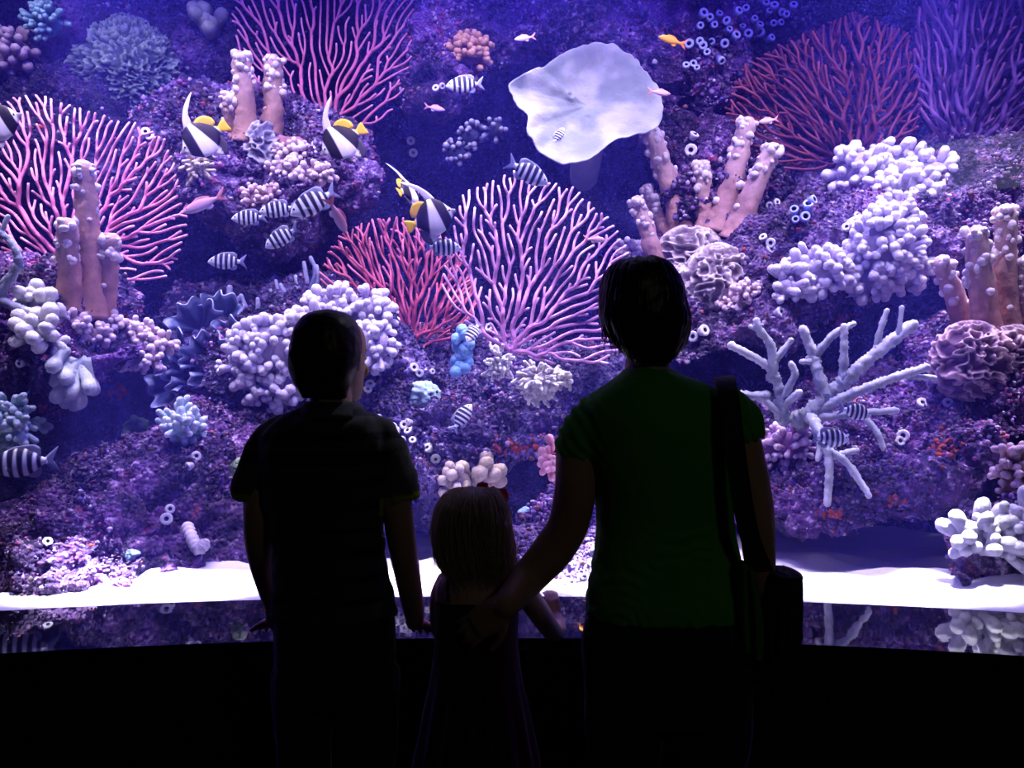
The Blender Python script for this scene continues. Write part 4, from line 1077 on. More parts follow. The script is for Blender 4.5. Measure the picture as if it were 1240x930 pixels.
def fin_mesh(name, outline, colf, thick=0.012, y=0.0, splay=0.0):
    """thin solid fin from a closed outline in the x-z plane, finer towards its edge"""
    O = smooth_closed(np.array(outline, float), 44)
    c = O.mean(0); n = len(O); rings = [1.0, 0.66, 0.33]
    P2 = np.concatenate([c + (O - c) * k for k in rings] + [c[None]])
    hw = np.concatenate([np.full(n, 0.12), np.full(n, 0.8), np.full(n, 1.0), [1.0]]) * thick / 2
    V = np.column_stack([P2[:, 0], y + hw + splay * np.abs(P2[:, 1] - outline[0][1]), P2[:, 1]])
    W = V.copy(); W[:, 1] -= 2 * hw
    m = len(V); q = []
    for k in range(2):
        i = np.arange(n); j = (i + 1) % n
        q.append(np.stack([k * n + i, k * n + j, (k + 1) * n + j, (k + 1) * n + i], 1))
    i = np.arange(n); j = (i + 1) % n
    t = np.stack([2 * n + i, 2 * n + j, np.full(n, 3 * n)], 1)
    side = np.stack([i, i + m, j + m, j], 1)
    mb = MB()
    Q = np.vstack(q)
    mb.add(np.vstack([V, W]), [Q, Q[:, ::-1] + m, side, t, t[:, ::-1] + m], np.vstack([colf(V), colf(W)]))
    me = mb.mesh(name); me.materials.append(M_fin); return me

def smooth_closed(p, n):
    m = len(p); u = np.linspace(0, m, n, endpoint=False); i = u.astype(int); t = (u - i)[:, None]
    a, b, c, d = p[(i - 1) % m], p[i % m], p[(i + 1) % m], p[(i + 2) % m]
    k = 0.5
    cr = 0.5 * (2 * b + (c - a) * t + (2 * a - 5 * b + 4 * c - d) * t ** 2 + (3 * b - a - 3 * c + d) * t ** 3)
    return cr * k + (b * (1 - t) + c * t) * (1 - k)

def eye_mesh(x, z, y, r):
    mb = MB()
    for s in (-1, 1):
        V, F, n = ellipsoid((x, s * y, z), (r, r * 0.5, r), 12, 9)
        c = np.tile((0.75, 0.72, 0.6), (len(V), 1)); d = np.hypot(V[:, 0] - x, V[:, 2] - z); c[d < r * 0.72] = (0.005, 0.005, 0.01)
        mb.add(V, F, c)
    me = mb.mesh('eyes'); me.materials.append(M_eye); return me

const = lambda c: (lambda V: np.tile(np.array(c, float), (len(V), 1)))
def sstep(x, a, b): return np.clip((x - a) / (b - a), 0, 1)

# sergeant damselfish: pale body, five dark bars
def serg_col(V):
    x, z = V[:, 0], V[:, 2]
    base = lerpc((0.62, 0.68, 0.88), (0.85, 0.88, 0.95), sstep(-z, -0.15, 0.15))
    base = base * (1 - 0.55 * (sstep(z, 0.08, 0.2) * sstep(x, -0.25, -0.1) * sstep(-x, -0.25, -0.05))[:, None]) + (sstep(z, 0.1, 0.2) * sstep(x, -0.25, -0.1) * sstep(-x, -0.3, -0.1))[:, None] * np.array([0.3, 0.26, 0.04])
    for xc, w in ((0.27, 0.034), (0.13, 0.04), (-0.01, 0.04), (-0.15, 0.035), (-0.27, 0.028)):
        d = np.abs(x - xc + z * 0.06) - w * (1 + z * 1.2)
        base = base * sstep(d, -0.008, 0.012)[:, None] + (1 - sstep(d, -0.008, 0.012))[:, None] * np.array([0.012, 0.012, 0.05])
    return base
SERG = [(0.5, 0.005, -0.012), (0.46, 0.06, -0.05), (0.38, 0.13, -0.11), (0.25, 0.205, -0.175), (0.08, 0.24, -0.215), (-0.08, 0.225, -0.2), (-0.2, 0.16, -0.14), (-0.28, 0.09, -0.075), (-0.34, 0.055, -0.048), (-0.38, 0.055, -0.05)]
FISH = {}
PF = (0.5, 0.54, 0.75)
FISH['sergeant'] = [
    ('body', fish_body(SERG, serg_col, 0.105)),
    ('tail_fin', fin_mesh('tail_fin', [(-0.34, 0.04), (-0.42, 0.11), (-0.56, 0.21), (-0.5, 0.08), (-0.46, 0.0), (-0.5, -0.08), (-0.56, -0.2), (-0.42, -0.11), (-0.34, -0.04)], const((0.3, 0.33, 0.55)))),
    ('dorsal_fin', fin_mesh('dorsal_fin', [(0.26, 0.19), (0.1, 0.265), (-0.1, 0.275), (-0.22, 0.27), (-0.3, 0.2), (-0.28, 0.08), (-0.1, 0.19), (0.1, 0.21)], const((0.3, 0.32, 0.5)))),
    ('anal_fin', fin_mesh('anal_fin', [(-0.05, -0.19), (-0.14, -0.24), (-0.24, -0.235), (-0.29, -0.16), (-0.26, -0.08), (-0.15, -0.15)], const((0.34, 0.37, 0.56)))),
    ('pectoral_fin', fin_mesh('pectoral_fin', [(0.21, -0.05), (0.19, -0.035), (0.13, -0.06), (0.11, -0.11), (0.17, -0.1)], serg_col, 0.008, 0.1, 0.2)),
    ('eyes', eye_mesh(0.385, 0.05, 0.055, 0.03))]
# bannerfish: white with two black bands, yellow soft dorsal and tail, long white pennant
def ban_col(V):
    x, z = V[:, 0], V[:, 2]
    c = np.tile((0.86, 0.84, 0.9), (len(V), 1))
    t = x + z * 0.1
    b1 = sstep(t, 0.13, 0.15) * sstep(-t, -0.35, -0.33)
    t2 = x - z * 0.28
    b2 = sstep(t2, -0.33, -0.31) * sstep(-t2, 0.06, 0.08)
    blk = np.array((0.012, 0.006, 0.012))
    c = c * (1 - b1)[:, None] + blk * b1[:, None]
    c = c * (1 - b2)[:, None] + blk * b2[:, None]
    y = sstep(-t2, 0.32, 0.34)[:, None]
    c = c * (1 - y) + np.array((0.85, 0.62, 0.03)) * y
    snout = sstep(x, 0.38, 0.42)[:, None]
    return c * (1 - snout) + np.array((0.25, 0.22, 0.25)) * snout
BAN = [(0.5, 0.0, -0.04), (0.44, 0.035, -0.07), (0.38, 0.1, -0.12), (0.28, 0.26, -0.24), (0.16, 0.36, -0.33), (0.02, 0.37, -0.36), (-0.12, 0.3, -0.32), (-0.22, 0.2, -0.22), (-0.3, 0.1, -0.11), (-0.35, 0.06, -0.065), (-0.38, 0.06, -0.065)]
YEL = (0.9, 0.66, 0.03)
FISH['banner'] = [
    ('body', fish_body(BAN, ban_col, 0.1)),
    ('tail_fin', fin_mesh('tail_fin', [(-0.35, 0.05), (-0.46, 0.12), (-0.54, 0.13), (-0.53, 0.0), (-0.54, -0.13), (-0.46, -0.12), (-0.35, -0.05)], const(YEL))),
    ('dorsal_fin', fin_mesh('dorsal_fin', [(0.0, 0.33), (-0.12, 0.4), (-0.26, 0.38), (-0.36, 0.26), (-0.36, 0.14), (-0.26, 0.12), (-0.12, 0.25)], const(YEL))),
    ('banner_fin', fin_mesh('banner_fin', [(0.2, 0.3), (0.12, 0.5), (-0.02, 0.68), (-0.2, 0.82), (-0.34, 0.88), (-0.2, 0.76), (-0.06, 0.58), (0.03, 0.4), (0.02, 0.32)], const((0.86, 0.85, 0.92)), 0.016)),
    ('anal_fin', fin_mesh('anal_fin', [(0.0, -0.33), (-0.1, -0.46), (-0.22, -0.5), (-0.32, -0.34), (-0.33, -0.12), (-0.2, -0.22)], lambda V: np.where((V[:, 0] > -0.16)[:, None], np.array([[0.86, 0.84, 0.9]]), np.array([[0.04, 0.03, 0.06]])))),
    ('pelvic_fin', fin_mesh('pelvic_fin', [(0.2, -0.26), (0.12, -0.42), (0.02, -0.52), (0.04, -0.4), (0.08, -0.3)], const((0.03, 0.02, 0.04)))),
    ('eyes', eye_mesh(0.37, 0.02, 0.045, 0.026))]
def anthias(c1, c2):
    def colf(V): return lerpc(c1, c2, sstep(-V[:, 2], -0.1, 0.14))
    pr = [(0.5, 0.0, -0.015), (0.45, 0.05, -0.055), (0.32, 0.115, -0.11), (0.12, 0.145, -0.14), (-0.1, 0.115, -0.11), (-0.24, 0.06, -0.06), (-0.32, 0.035, -0.035), (-0.36, 0.04, -0.04)]
    return [('body', fish_body(pr, colf, 0.07, 36, 16)),
            ('tail_fin', fin_mesh('tail_fin', [(-0.33, 0.03), (-0.44, 0.11), (-0.6, 0.2), (-0.48, 0.05), (-0.45, 0.0), (-0.48, -0.05), (-0.6, -0.2), (-0.44, -0.11), (-0.33, -0.03)], const(c1))),
            ('dorsal_fin', fin_mesh('dorsal_fin', [(0.25, 0.11), (0.1, 0.19), (-0.08, 0.17), (-0.2, 0.11), (-0.15, 0.06), (0.05, 0.12)], const(c1))),
            ('anal_fin', fin_mesh('anal_fin', [(0.0, -0.12), (-0.1, -0.19), (-0.2, -0.14), (-0.18, -0.06)], const(c2))),
            ('eyes', eye_mesh(0.38, 0.03, 0.04, 0.022))]
FISH['orange'] = anthias((0.95, 0.32, 0.02), (0.95, 0.5, 0.06))
FISH['peach'] = anthias((0.85, 0.4, 0.4), (0.9, 0.72, 0.8))
FISH['rose'] = anthias((0.62, 0.26, 0.34), (0.66, 0.55, 0.75))

GLASSD = 2.75
def fish(kind, name, label, px, py, L, D, left=False, tilt=0, yaw=0, cat='fish', group=None, roll=0):
    """L = length in px; tilt (deg) turns the picture of the fish counter-clockwise"""
    s = D / FPX
    c = P(px, py, D)
    root = empty(name, c)
    M = Matrix.Rotation(-math.radians(tilt), 4, 'Y') @ Matrix.Rotation(math.radians((180 if left else 0) + yaw), 4, 'Z') @ Matrix.Rotation(math.radians(roll), 4, 'X')
    root.rotation_euler = M.to_euler()
    root.scale = (L * s,) * 3
    for nm, me in FISH[kind]:
        o = link(nm, me, None, root)
    return tag(root, label, cat, group)

BG, SG = 'black and white bannerfish', 'striped damselfish'
fish('banner', 'bannerfish', 'bannerfish cut off by the left edge of the picture', -2, 150, 62, 3.8, False, 25, 0, group=BG)
fish('banner', 'bannerfish', 'bannerfish facing left in front of the knobby column pair', 246, 168, 64, 4.0, True, 36, 10, group=BG)
fish('banner', 'bannerfish', 'bannerfish facing left below the top pink fan', 414, 171, 62, 4.0, True, 34, 10, group=BG)
fish('banner', 'bannerfish', 'bannerfish facing right in front of the large lilac fan', 523, 264, 62, 3.6, False, 22, 8, group=BG)
fish('banner', 'bannerfish', 'narrow bannerfish turning away at the top of the lilac fan', 495, 232, 46, 3.7, False, 30, 62, group=BG)
fish('sergeant', 'damselfish', 'striped fish swimming left below the orange brown flower coral', 562, 103, 45, 4.3, True, 8, 10, group=SG)
fish('sergeant', 'damselfish', 'large striped fish at the right end of the shoal below bannerfish', 379, 246, 62, 3.7, True, 32, 12, group=SG)
fish('sergeant', 'damselfish', 'striped fish in the middle of the shoal, overlapped by the large one', 336, 254, 44, 3.85, True, 12, 15, group=SG)
fish('sergeant', 'damselfish', 'striped fish at the left end of the shoal, nearest the small tufts', 301, 264, 40, 3.9, True, 6, 12, group=SG)
fish('sergeant', 'damselfish', 'pale striped fish below the shoal with its head down', 341, 288, 46, 3.7, True, 34, 8, group=SG)
fish('sergeant', 'damselfish', 'striped fish lowest in the dark gap right of the left fan', 274, 317, 43, 3.8, True, 2, 10, group=SG)
fish('sergeant', 'damselfish', 'striped fish heading down right at the top of the lilac fan', 640, 210, 54, 3.7, False, -28, 8, group=SG)
fish('sergeant', 'damselfish', 'blue striped fish tucked under the right facing bannerfish', 537, 300, 44, 3.65, False, 0, 15, group=SG)
fish('sergeant', 'damselfish', 'striped fish rising in front of the central rock', 560, 505, 40, 3.7, False, 55, 18, group=SG)
fish('sergeant', 'damselfish', 'dim blue striped fish above the blue bubble coral', 573, 403, 34, 3.8, True, 60, 35, group=SG)
fish('sergeant', 'damselfish', 'large striped fish at the left edge with its tail to the right', 26, 561, 78, 3.3, True, 6, 8, group=SG)
fish('sergeant', 'damselfish', 'striped fish under the staghorn coral, the lower of two', 1006, 531, 50, 3.12, False, -4, 12, group=SG)
fish('sergeant', 'damselfish', 'striped fish under the staghorn coral, the upper of two', 1036, 499, 44, 3.2, False, -12, 12, group=SG)
fish('sergeant', 'damselfish', 'tiny striped fish in front of the pale disc sponge', 677, 164, 24, 4.2, False, 60, 15, group=SG)
fish('orange', 'anthias', 'bright orange fish at the top right of centre', 813, 49, 34, 4.2, True, -14, 8)
fish('peach', 'anthias', 'small peach fish above the left end of the disc sponge', 635, 46, 25, 4.4, True, 12, 10)
fish('peach', 'anthias', 'small peach fish at the right rim of the disc sponge', 799, 112, 27, 4.3, False, -4, 10)
fish('peach', 'anthias', 'small pale fish left of the dark red bush coral', 930, 146, 25, 4.3, True, 12, 10)
fish('peach', 'anthias', 'small peach fish over the right part of the lilac fan', 721, 290, 26, 3.75, False, 0, 10)
fish('rose', 'anthias', 'dim rose fish left of the striped fish at top centre', 527, 131, 24, 4.5, False, -6, 15)
fish('rose', 'surgeonfish', 'slender rose fish at the right rim of the left pink fan', 246, 247, 52, 3.8, True, 26, 8)
fish('rose', 'surgeonfish', 'slender rose fish diving beside the crimson sea fan', 409, 262, 46, 3.6, False, -66, 25)
fish('orange', 'anthias', 'yellow orange fish by the pale rock under the woman arm', 704, 652, 14, 2.82, False, 60, 20)
# ---------------------------------------------------------------- people
M_skin = mat_attr('skin', 0.55, 0.1, 180, spec=0.35)
M_cloth = mat_attr('woven_cloth', 0.85, 0.25, 260, spec=0.15, sheen=0.25)
M_hair = mat_attr('hair', 0.4, 0.0, spec=0.4, translucent=0.3)
M_blonde = mat_attr('blonde_hair', 0.25, 0.0, spec=0.9, sheen=1.0, translucent=0.4)
M_leather = mat_attr('bag_fabric', 0.7, 0.4, 220, spec=0.25)

def ring(cx, cy, z, rx, yb, yf, n=32, e=2.25):
    th = np.arange(n) / n * 2 * math.pi
    c, s = np.cos(th), np.sin(th)
    x = np.sign(c) * np.abs(c) ** (2 / e) * rx
    y = np.where(s > 0, 1, -1) * np.abs(s) ** (2 / e)
    mid, hf = (yf + yb) / 2, (yf - yb) / 2
    return np.column_stack([cx + x, cy + mid + y * hf, np.full(n, z)])

def loft(mb, rings, c=(0.5, 0.5, 0.5)):
    R = np.array(rings); m, n = R.shape[:2]
    mb.add(R.reshape(-1, 3), [grid_faces(m, n, wrap_v=True), np.arange(n)[::-1].copy(), (m - 1) * n + np.arange(n)], c)

def px_rings(rows, D, inset=0.0, e=2.25, n=32):
    """rows = [(py, x_left, x_right, y_back, y_front)] resampled smoothly"""
    a = np.array(rows, float)
    k = np.linspace(0, len(a) - 1, len(a) * 3 - 2)
    b = np.stack([np.interp(k, np.arange(len(a)), a[:, j]) for j in range(5)], 1)
    sm = b.copy()
    sm[1:-1] = (b[:-2] + 2 * b[1:-1] + b[2:]) / 4
    out = []
    for py, xl, xr, yb, yf in sm:
        p, q = P(xl, py, D), P(xr, py, D)
        out.append(ring((p[0] + q[0]) / 2, D, p[2], max(0.004, (q[0] - p[0]) / 2 - inset), yb + inset, yf - inset, n, e))
    return out

def limb(mb, pts, n=24, seg=16, grow=0.0, c=(0.5, 0.5, 0.5), ends=(True, True)):
    """pts = [(px, py, D, r_px)]"""
    W = np.array([P(p[0], p[1], p[2]) for p in pts]); r = np.array([p[3] * p[2] / FPX for p in pts]) + grow
    path = smooth_path(W, n); k = np.linspace(0, len(pts) - 1, n)
    rr = np.interp(k, np.arange(len(pts)), r)
    rr[1:-1] = (rr[:-2] + 2 * rr[1:-1] + rr[2:]) / 4
    V, F, t = tube(path, rr, seg, ends=ends)
    mb.add(V, F, c)
    return path, rr

def fuse(mb, voxel, iters=6, fac=0.5):
    """one continuous skin over overlapping solids"""
    me = mb.mesh('tmp'); o = bpy.data.objects.new('tmp', me); COL.objects.link(o)
    m = o.modifiers.new('r', 'REMESH'); m.mode = 'VOXEL'; m.voxel_size = voxel
    if iters:
        s = o.modifiers.new('s', 'SMOOTH'); s.factor = fac; s.iterations = iters
    dg = bpy.context.evaluated_depsgraph_get()
    e = o.evaluated_get(dg).to_mesh()
    V = np.empty(len(e.vertices) * 3); e.vertices.foreach_get('co', V); V = V.reshape(-1, 3).copy()
    N = np.empty(len(e.vertices) * 3); e.vertices.foreach_get('normal', N); N = N.reshape(-1, 3).copy()
    L = np.empty(len(e.loops), np.int32); e.loops.foreach_get('vertex_index', L)
    T = np.empty(len(e.polygons), np.int32); e.polygons.foreach_get('loop_total', T)
    S = np.empty(len(e.polygons), np.int32); e.polygons.foreach_get('loop_start', S)
    q = S[T == 4]; t3 = S[T == 3]
    F = []
    if len(q): F.append(np.stack([L[q + k] for k in range(4)], 1))
    if len(t3): F.append(np.stack([L[t3 + k] for k in range(3)], 1))
    bpy.data.objects.remove(o); bpy.data.meshes.remove(me)
    return V, F, N

def head(mb, base, h, yaw=0.0, w=1.0):
    """skull, face and ears; base = chin level centre below the skull, h = chin to crown; returns eye centres"""
    cy, sy = math.cos(yaw), math.sin(yaw)
    R = np.array([[cy, -sy, 0], [sy, cy, 0], [0, 0, 1]])
    T = [(0.0, .10, .37, .18), (0.04, .17, .405, .04), (0.1, .215, .41, -.08), (0.18, .255, .405, -.2), (0.28, .285, .4, -.31), (0.4, .31, .395, -.39), (0.52, .335, .39, -.44), (0.65, .35, .405, -.465), (0.76, .34, .385, -.455), (0.86, .295, .32, -.4), (0.94, .21, .22, -.29), (0.985, .11, .1, -.16), (1.0, .03, 0.0, -.06)]
    rg = []
    for t, hw, f, b in T:
        r = ring(0, 0, 0, hw * w * h, b * h, f * h, 32, 2.15)
        r[:, 2] = t * h
        rg.append(r @ R.T + base)
    loft(mb, rg)
    tr = lambda x, y, z: R @ (np.array([x, y, z]) * h) + base
    def el(x, y, z, rx, ry, rz):
        V, F, n = ellipsoid((0, 0, 0), np.array([rx, ry, rz]) * h, 14, 10)
        mb.add(V @ R.T + tr(x, y, z), F)
    V, F, t = tube(np.array([tr(0, .385, .56), tr(0, .43, .46), tr(0, .475, .36)]), np.array([.032, .042, .055]) * h, 10, ends=(True, True)); mb.add(V, F)
    for sx in (-1, 1):
        el(sx * .045, .435, .345, .035, .04, .03)            # nostrils
        el(sx * .13, .375, .6, .09, .045, .028)              # brows
        el(sx * .35, -.02, .47, .028, .075, .125)            # ears
        el(sx * .375, -.05, .5, .02, .06, .09)
        el(sx * .16, .33, .36, .09, .07, .09)                # cheeks
    el(0, .41, .235, .095, .035, .022); el(0, .405, .195, .08, .035, .024)     # lips
    el(0, .385, .07, .08, .05, .06)
    return [tr(sx * .13, .372, .52) for sx in (-1, 1)], R

def eyes_of(root, org, cs, r, R):
    mb = MB()
    f = R @ np.array([0, 1.0, 0])
    for c in cs:
        V, F, n = ellipsoid(c, (r, r, r), 14, 10)
        col = np.tile((0.8, 0.8, 0.8), (len(V), 1)); d = (n * f).sum(1); col[d > 0.8] = (0.08, 0.05, 0.03); col[d > 0.93] = (0.005,) * 3
        mb.add(V - org, F, col)
    return mb.build('eyes', M_eye, root)

def hand(mb, wrist, d, palm_n, L, thumb=1, curl=0.5, spread=0.12):
    """palm and five fingers; d = pointing direction, palm_n = side the palm faces"""
    d = nrm(d); n = nrm(np.asarray(palm_n, float) - d * np.dot(palm_n, d)); a = np.cross(d, n) * thumb    # a: towards the thumb
    wrist = np.asarray(wrist, float)
    rg = []
    th = np.arange(16) / 16 * 2 * math.pi
    for t, wd, tk in ((-.12, .15, .12), (0, .17, .12), (.15, .21, .115), (.35, .23, .1), (.5, .22, .085), (.55, .18, .06)):
        rg.append(wrist + d * t * L + (np.cos(th)[:, None] * a * wd * L + np.sin(th)[:, None] * n * tk * L))
    loft(mb, rg)
    for k, (off, ln) in enumerate(((.155, .40), (.055, .45), (-.05, .42), (-.15, .33))):
        p = wrist + d * .47 * L + a * off * L
        dr = nrm(d + a * off * spread * 6)
        pts = [p - dr * .1 * L, p]; ang = 0
        for seg_, b in ((.42, .35), (.32, .9), (.26, .7)):
            ang += b * curl
            pts.append(pts[-1] + (dr * math.cos(ang) + n * math.sin(ang)) * ln * seg_ * L)
        V, F, t = tube(smooth_path(pts, 12), np.linspace(.05, .042, 12) * L, 9, ends=(True, True)); mb.add(V, F)
    p = wrist + d * .12 * L + a * .14 * L
    d2 = nrm(d * 0.75 + a * 0.7 + n * 0.3)
    pts = [p - d2 * .05 * L, p + d2 * .18 * L, p + d2 * .3 * L + d * .08 * L + n * curl * .05 * L, p + d2 * .36 * L + d * .2 * L + n * curl * .1 * L]
    V, F, t = tube(smooth_path(pts, 10), np.linspace(.068, .048, 10) * L, 9, ends=(True, True)); mb.add(V, F)

def shoe(mb, x, y, L, c):
    rg = []
    for t, w, h in ((-.5, .25, .5), (-.4, .36, .62), (-.15, .38, .68), (.1, .42, .48), (.3, .46, .36), (.45, .36, .26), (.52, .16, .16)):
        th = np.arange(16) / 16 * 2 * math.pi
        zz = np.clip(np.sin(th), -.35, 1)
        rg.append(np.column_stack([x + np.cos(th) * w * L * .42, np.full(16, y + t * L), 0.004 + (zz + .35) / 1.35 * h * L * .42]))
    loft(mb, rg, c)

def cloth(V, N, amp, fr=(9, 9, 30), seed=0):
    return V + N * ((fbm(V * np.array(fr), 3, seed)) * amp)[:, None]

# ------------------------------------------------ woman
def woman():
    D = 1.89; s = D / FPX
    org = np.array([P(806, 0, D)[0], D, 0.0])
    root = empty('person', org)
    tag(root, 'woman in a green short sleeved top with dark shoulder bag, seen from behind', 'person')
    SH = [(446, 756, 812, -.055, .05), (454, 748, 824, -.075, .06), (463, 735, 846, -.09, .07), (476, 716, 874, -.105, .085), (492, 703, 893, -.115, .1), (512, 700, 897, -.122, .115), (545, 706, 893, -.12, .13), (580, 717, 889, -.112, .14), (612, 724, 888, -.105, .135), (645, 724, 889, -.1, .125), (690, 717, 900, -.118, .12), (725, 711, 907, -.13, .12), (742, 710, 909, -.132, .12)]
    HIP = [(715, 716, 900, -.118, .11), (745, 708, 908, -.132, .12), (785, 702, 913, -.142, .12), (820, 703, 912, -.14, .115), (850, 708, 908, -.12, .11), (868, 716, 900, -.1, .1)]
    LEG_L = [(757, 830, D, 50), (756, 900, D, 44), (760, 990, D + .01, 33), (762, 1060, D - .01, 30), (764, 1150, D - .01, 19)]
    LEG_R = [(860, 830, D, 50), (862, 900, D, 44), (860, 990, D + .01, 33), (858, 1060, D - .01, 30), (856, 1150, D - .01, 19)]
    ARM_L = [(716, 505, D, 24), (700, 545, D, 26), (697, 590, D, 25.5), (688, 635, D + .02, 25), (668, 668, D + .03, 25), (640, 700, D + .02, 22), (612, 733, D - .06, 17)]
    ARM_R = [(886, 505, D, 24), (897, 535, D, 24), (909, 590, D - .01, 24), (917, 640, D - .02, 22), (921, 690, D - .02, 18), (928, 738, D, 15)]
    b = MB()
    loft(b, px_rings(SH + HIP[2:], D, 0.012))
    limb(b, [(784, 395, D - .005, 27), (784, 430, D - .005, 26), (784, 455, D, 29), (784, 480, D, 34)])
    for A in (ARM_L, ARM_R): limb(b, A, 40, 18)
    for A in (LEG_L, LEG_R): limb(b, A, 30, 18, -0.012)
    cs, R = head(b, P(778, 434, D + .005), 0.212, 0.0)
    w = P(*ARM_L[-1][:3]); hand(b, w, P(585, 752, D - .045) - w, (0.25, 0.9, -0.1), 0.165, 1, 0.35)
    w = P(*ARM_R[-1][:3]); hand(b, w, (0.04, 0.04, -1), (-1, 0.1, 0), 0.165, -1, 0.75)
    for x in (764, 856):
        p = P(x, 1150, D - .01); limb(b, [(x, 1145, D - .01, 19), (x, 1170, D + .02, 20)], 6)
    V, F, N = fuse(b, 0.0042, 5)
    m = MB(); m.add(V - org, F, (0.5, 0.27, 0.2)); m.build('body', M_skin, root)
    eyes_of(root, org, cs, 0.0125, R)
    # top
    b = MB(); loft(b, px_rings(SH, D, 0.0, 2.3))
    limb(b, [(728, 500, D, 28), (706, 528, D, 30), (697, 556, D, 28)], 14, 18, ends=(True, False))
    limb(b, [(878, 495, D, 30), (894, 513, D, 29), (901, 534, D, 25)], 14, 18, ends=(True, False))
    V, F, N = fuse(b, 0.006, 4)
    pyy = 465 - (V[:, 2] - CZ) / s
    fold = np.sin(V[:, 2] * 190 + fbm(V * np.array([9, 9, 5]), 3, 5) * 9 + V[:, 0] * 26) * sstep(pyy, 615, 660) * np.clip(0.5 + fbm(V * np.array([8, 8, 12]), 2, 15), 0, 1.2) * 0.003
    slv = np.sin((V[:, 0] * 0.9 + V[:, 2] * 0.5) * 260 + fbm(V * 9, 2, 6) * 3) * (sstep(-V[:, 0], -0.21, -0.16) + sstep(V[:, 0], 0.42, 0.5)) * sstep(-pyy, -590, -540) * 0.003
    V = V + N * (fold + slv + fbm(V * np.array([14, 14, 8]), 3, 7) * 0.004)[:, None]
    m = MB(); m.add(V - org, F, (0.07, 0.36, 0.035)); m.build('shirt', M_cloth, root)
    # trousers
    b = MB(); loft(b, px_rings(HIP, D, 0.003))
    for A in (LEG_L, LEG_R): limb(b, A[:-1] + [(A[-1][0], 1162, A[-1][2], 26)], 30, 18, 0.004)
    V, F, N = fuse(b, 0.008, 4)
    V = cloth(V, N, 0.004, (16, 16, 9), 8)
    m = MB(); m.add(V - org, F, (0.02, 0.026, 0.07)); m.build('trousers', M_cloth, root)
    for x in (764, 856):
        m = MB(); q = P(x, 1150, D); shoe(m, q[0] - org[0], 0.03, 0.24, (0.03, 0.03, 0.035)); m.build('shoe', M_leather, root)
    # hair: short bob hugging the nape
    HR = [(313, 766, 788, -.03, .02), (317, 748, 806, -.07, .055), (324, 738, 814, -.092, .075), (337, 729, 821, -.11, .085), (355, 725, 827, -.12, .08), (375, 724, 830, -.122, .055), (392, 725, 831, -.118, .03), (405, 729, 829, -.11, .015), (415, 735, 826, -.1, .0), (424, 745, 819, -.09, -.01), (432, 754, 813, -.08, -.025), (440, 762, 806, -.07, -.035)]
    b = MB(); loft(b, px_rings(HR, D, 0.0, 2.1, 40))
    V, F, N = fuse(b, 0.0035, 2)
    c0 = P(778, 330, D)
    ang = np.arctan2(V[:, 0] - c0[0], -(V[:, 1] - c0[1]))
    V = V + N * ((fbm(np.column_stack([ang * 14, V[:, 2] * 8, ang * 0]), 3, 3) * 0.002 + fbm(V * 26, 3, 4) * 0.0024))[:, None]
    m = MB(); m.add(V - org, F, (0.016, 0.01, 0.008)); hair = m.build('hair', M_hair, root)
    m = MB(); r = np.random.default_rng(5)
    for k in range(110):        # loose ends at the nape and sides
        x = r.uniform(728, 828); y = 405 + (1 - abs(x - 780) / 52.0) * 24
        p = P(x, y, D - .06 - .03 * (1 - abs(x - 780) / 52)); d = nrm(np.array([(780 - x) * .012 * r.uniform(-.6, 1), r.uniform(-.3, .2), -1]))
        L = r.uniform(.012, .03)
        Vv, Ff, t = tube(smooth_path([p - d * .02, p, p + d * L * .6 + r.normal(0, .003, 3), p + d * L + r.normal(0, .005, 3)], 7), np.linspace(.0012, .0003, 7), 4)
        m.add(Vv - org, Ff, (0.016, 0.01, 0.008))
    k = m.build('loose_strands', M_hair, hair); k['kind'] = 'stuff'
woman()

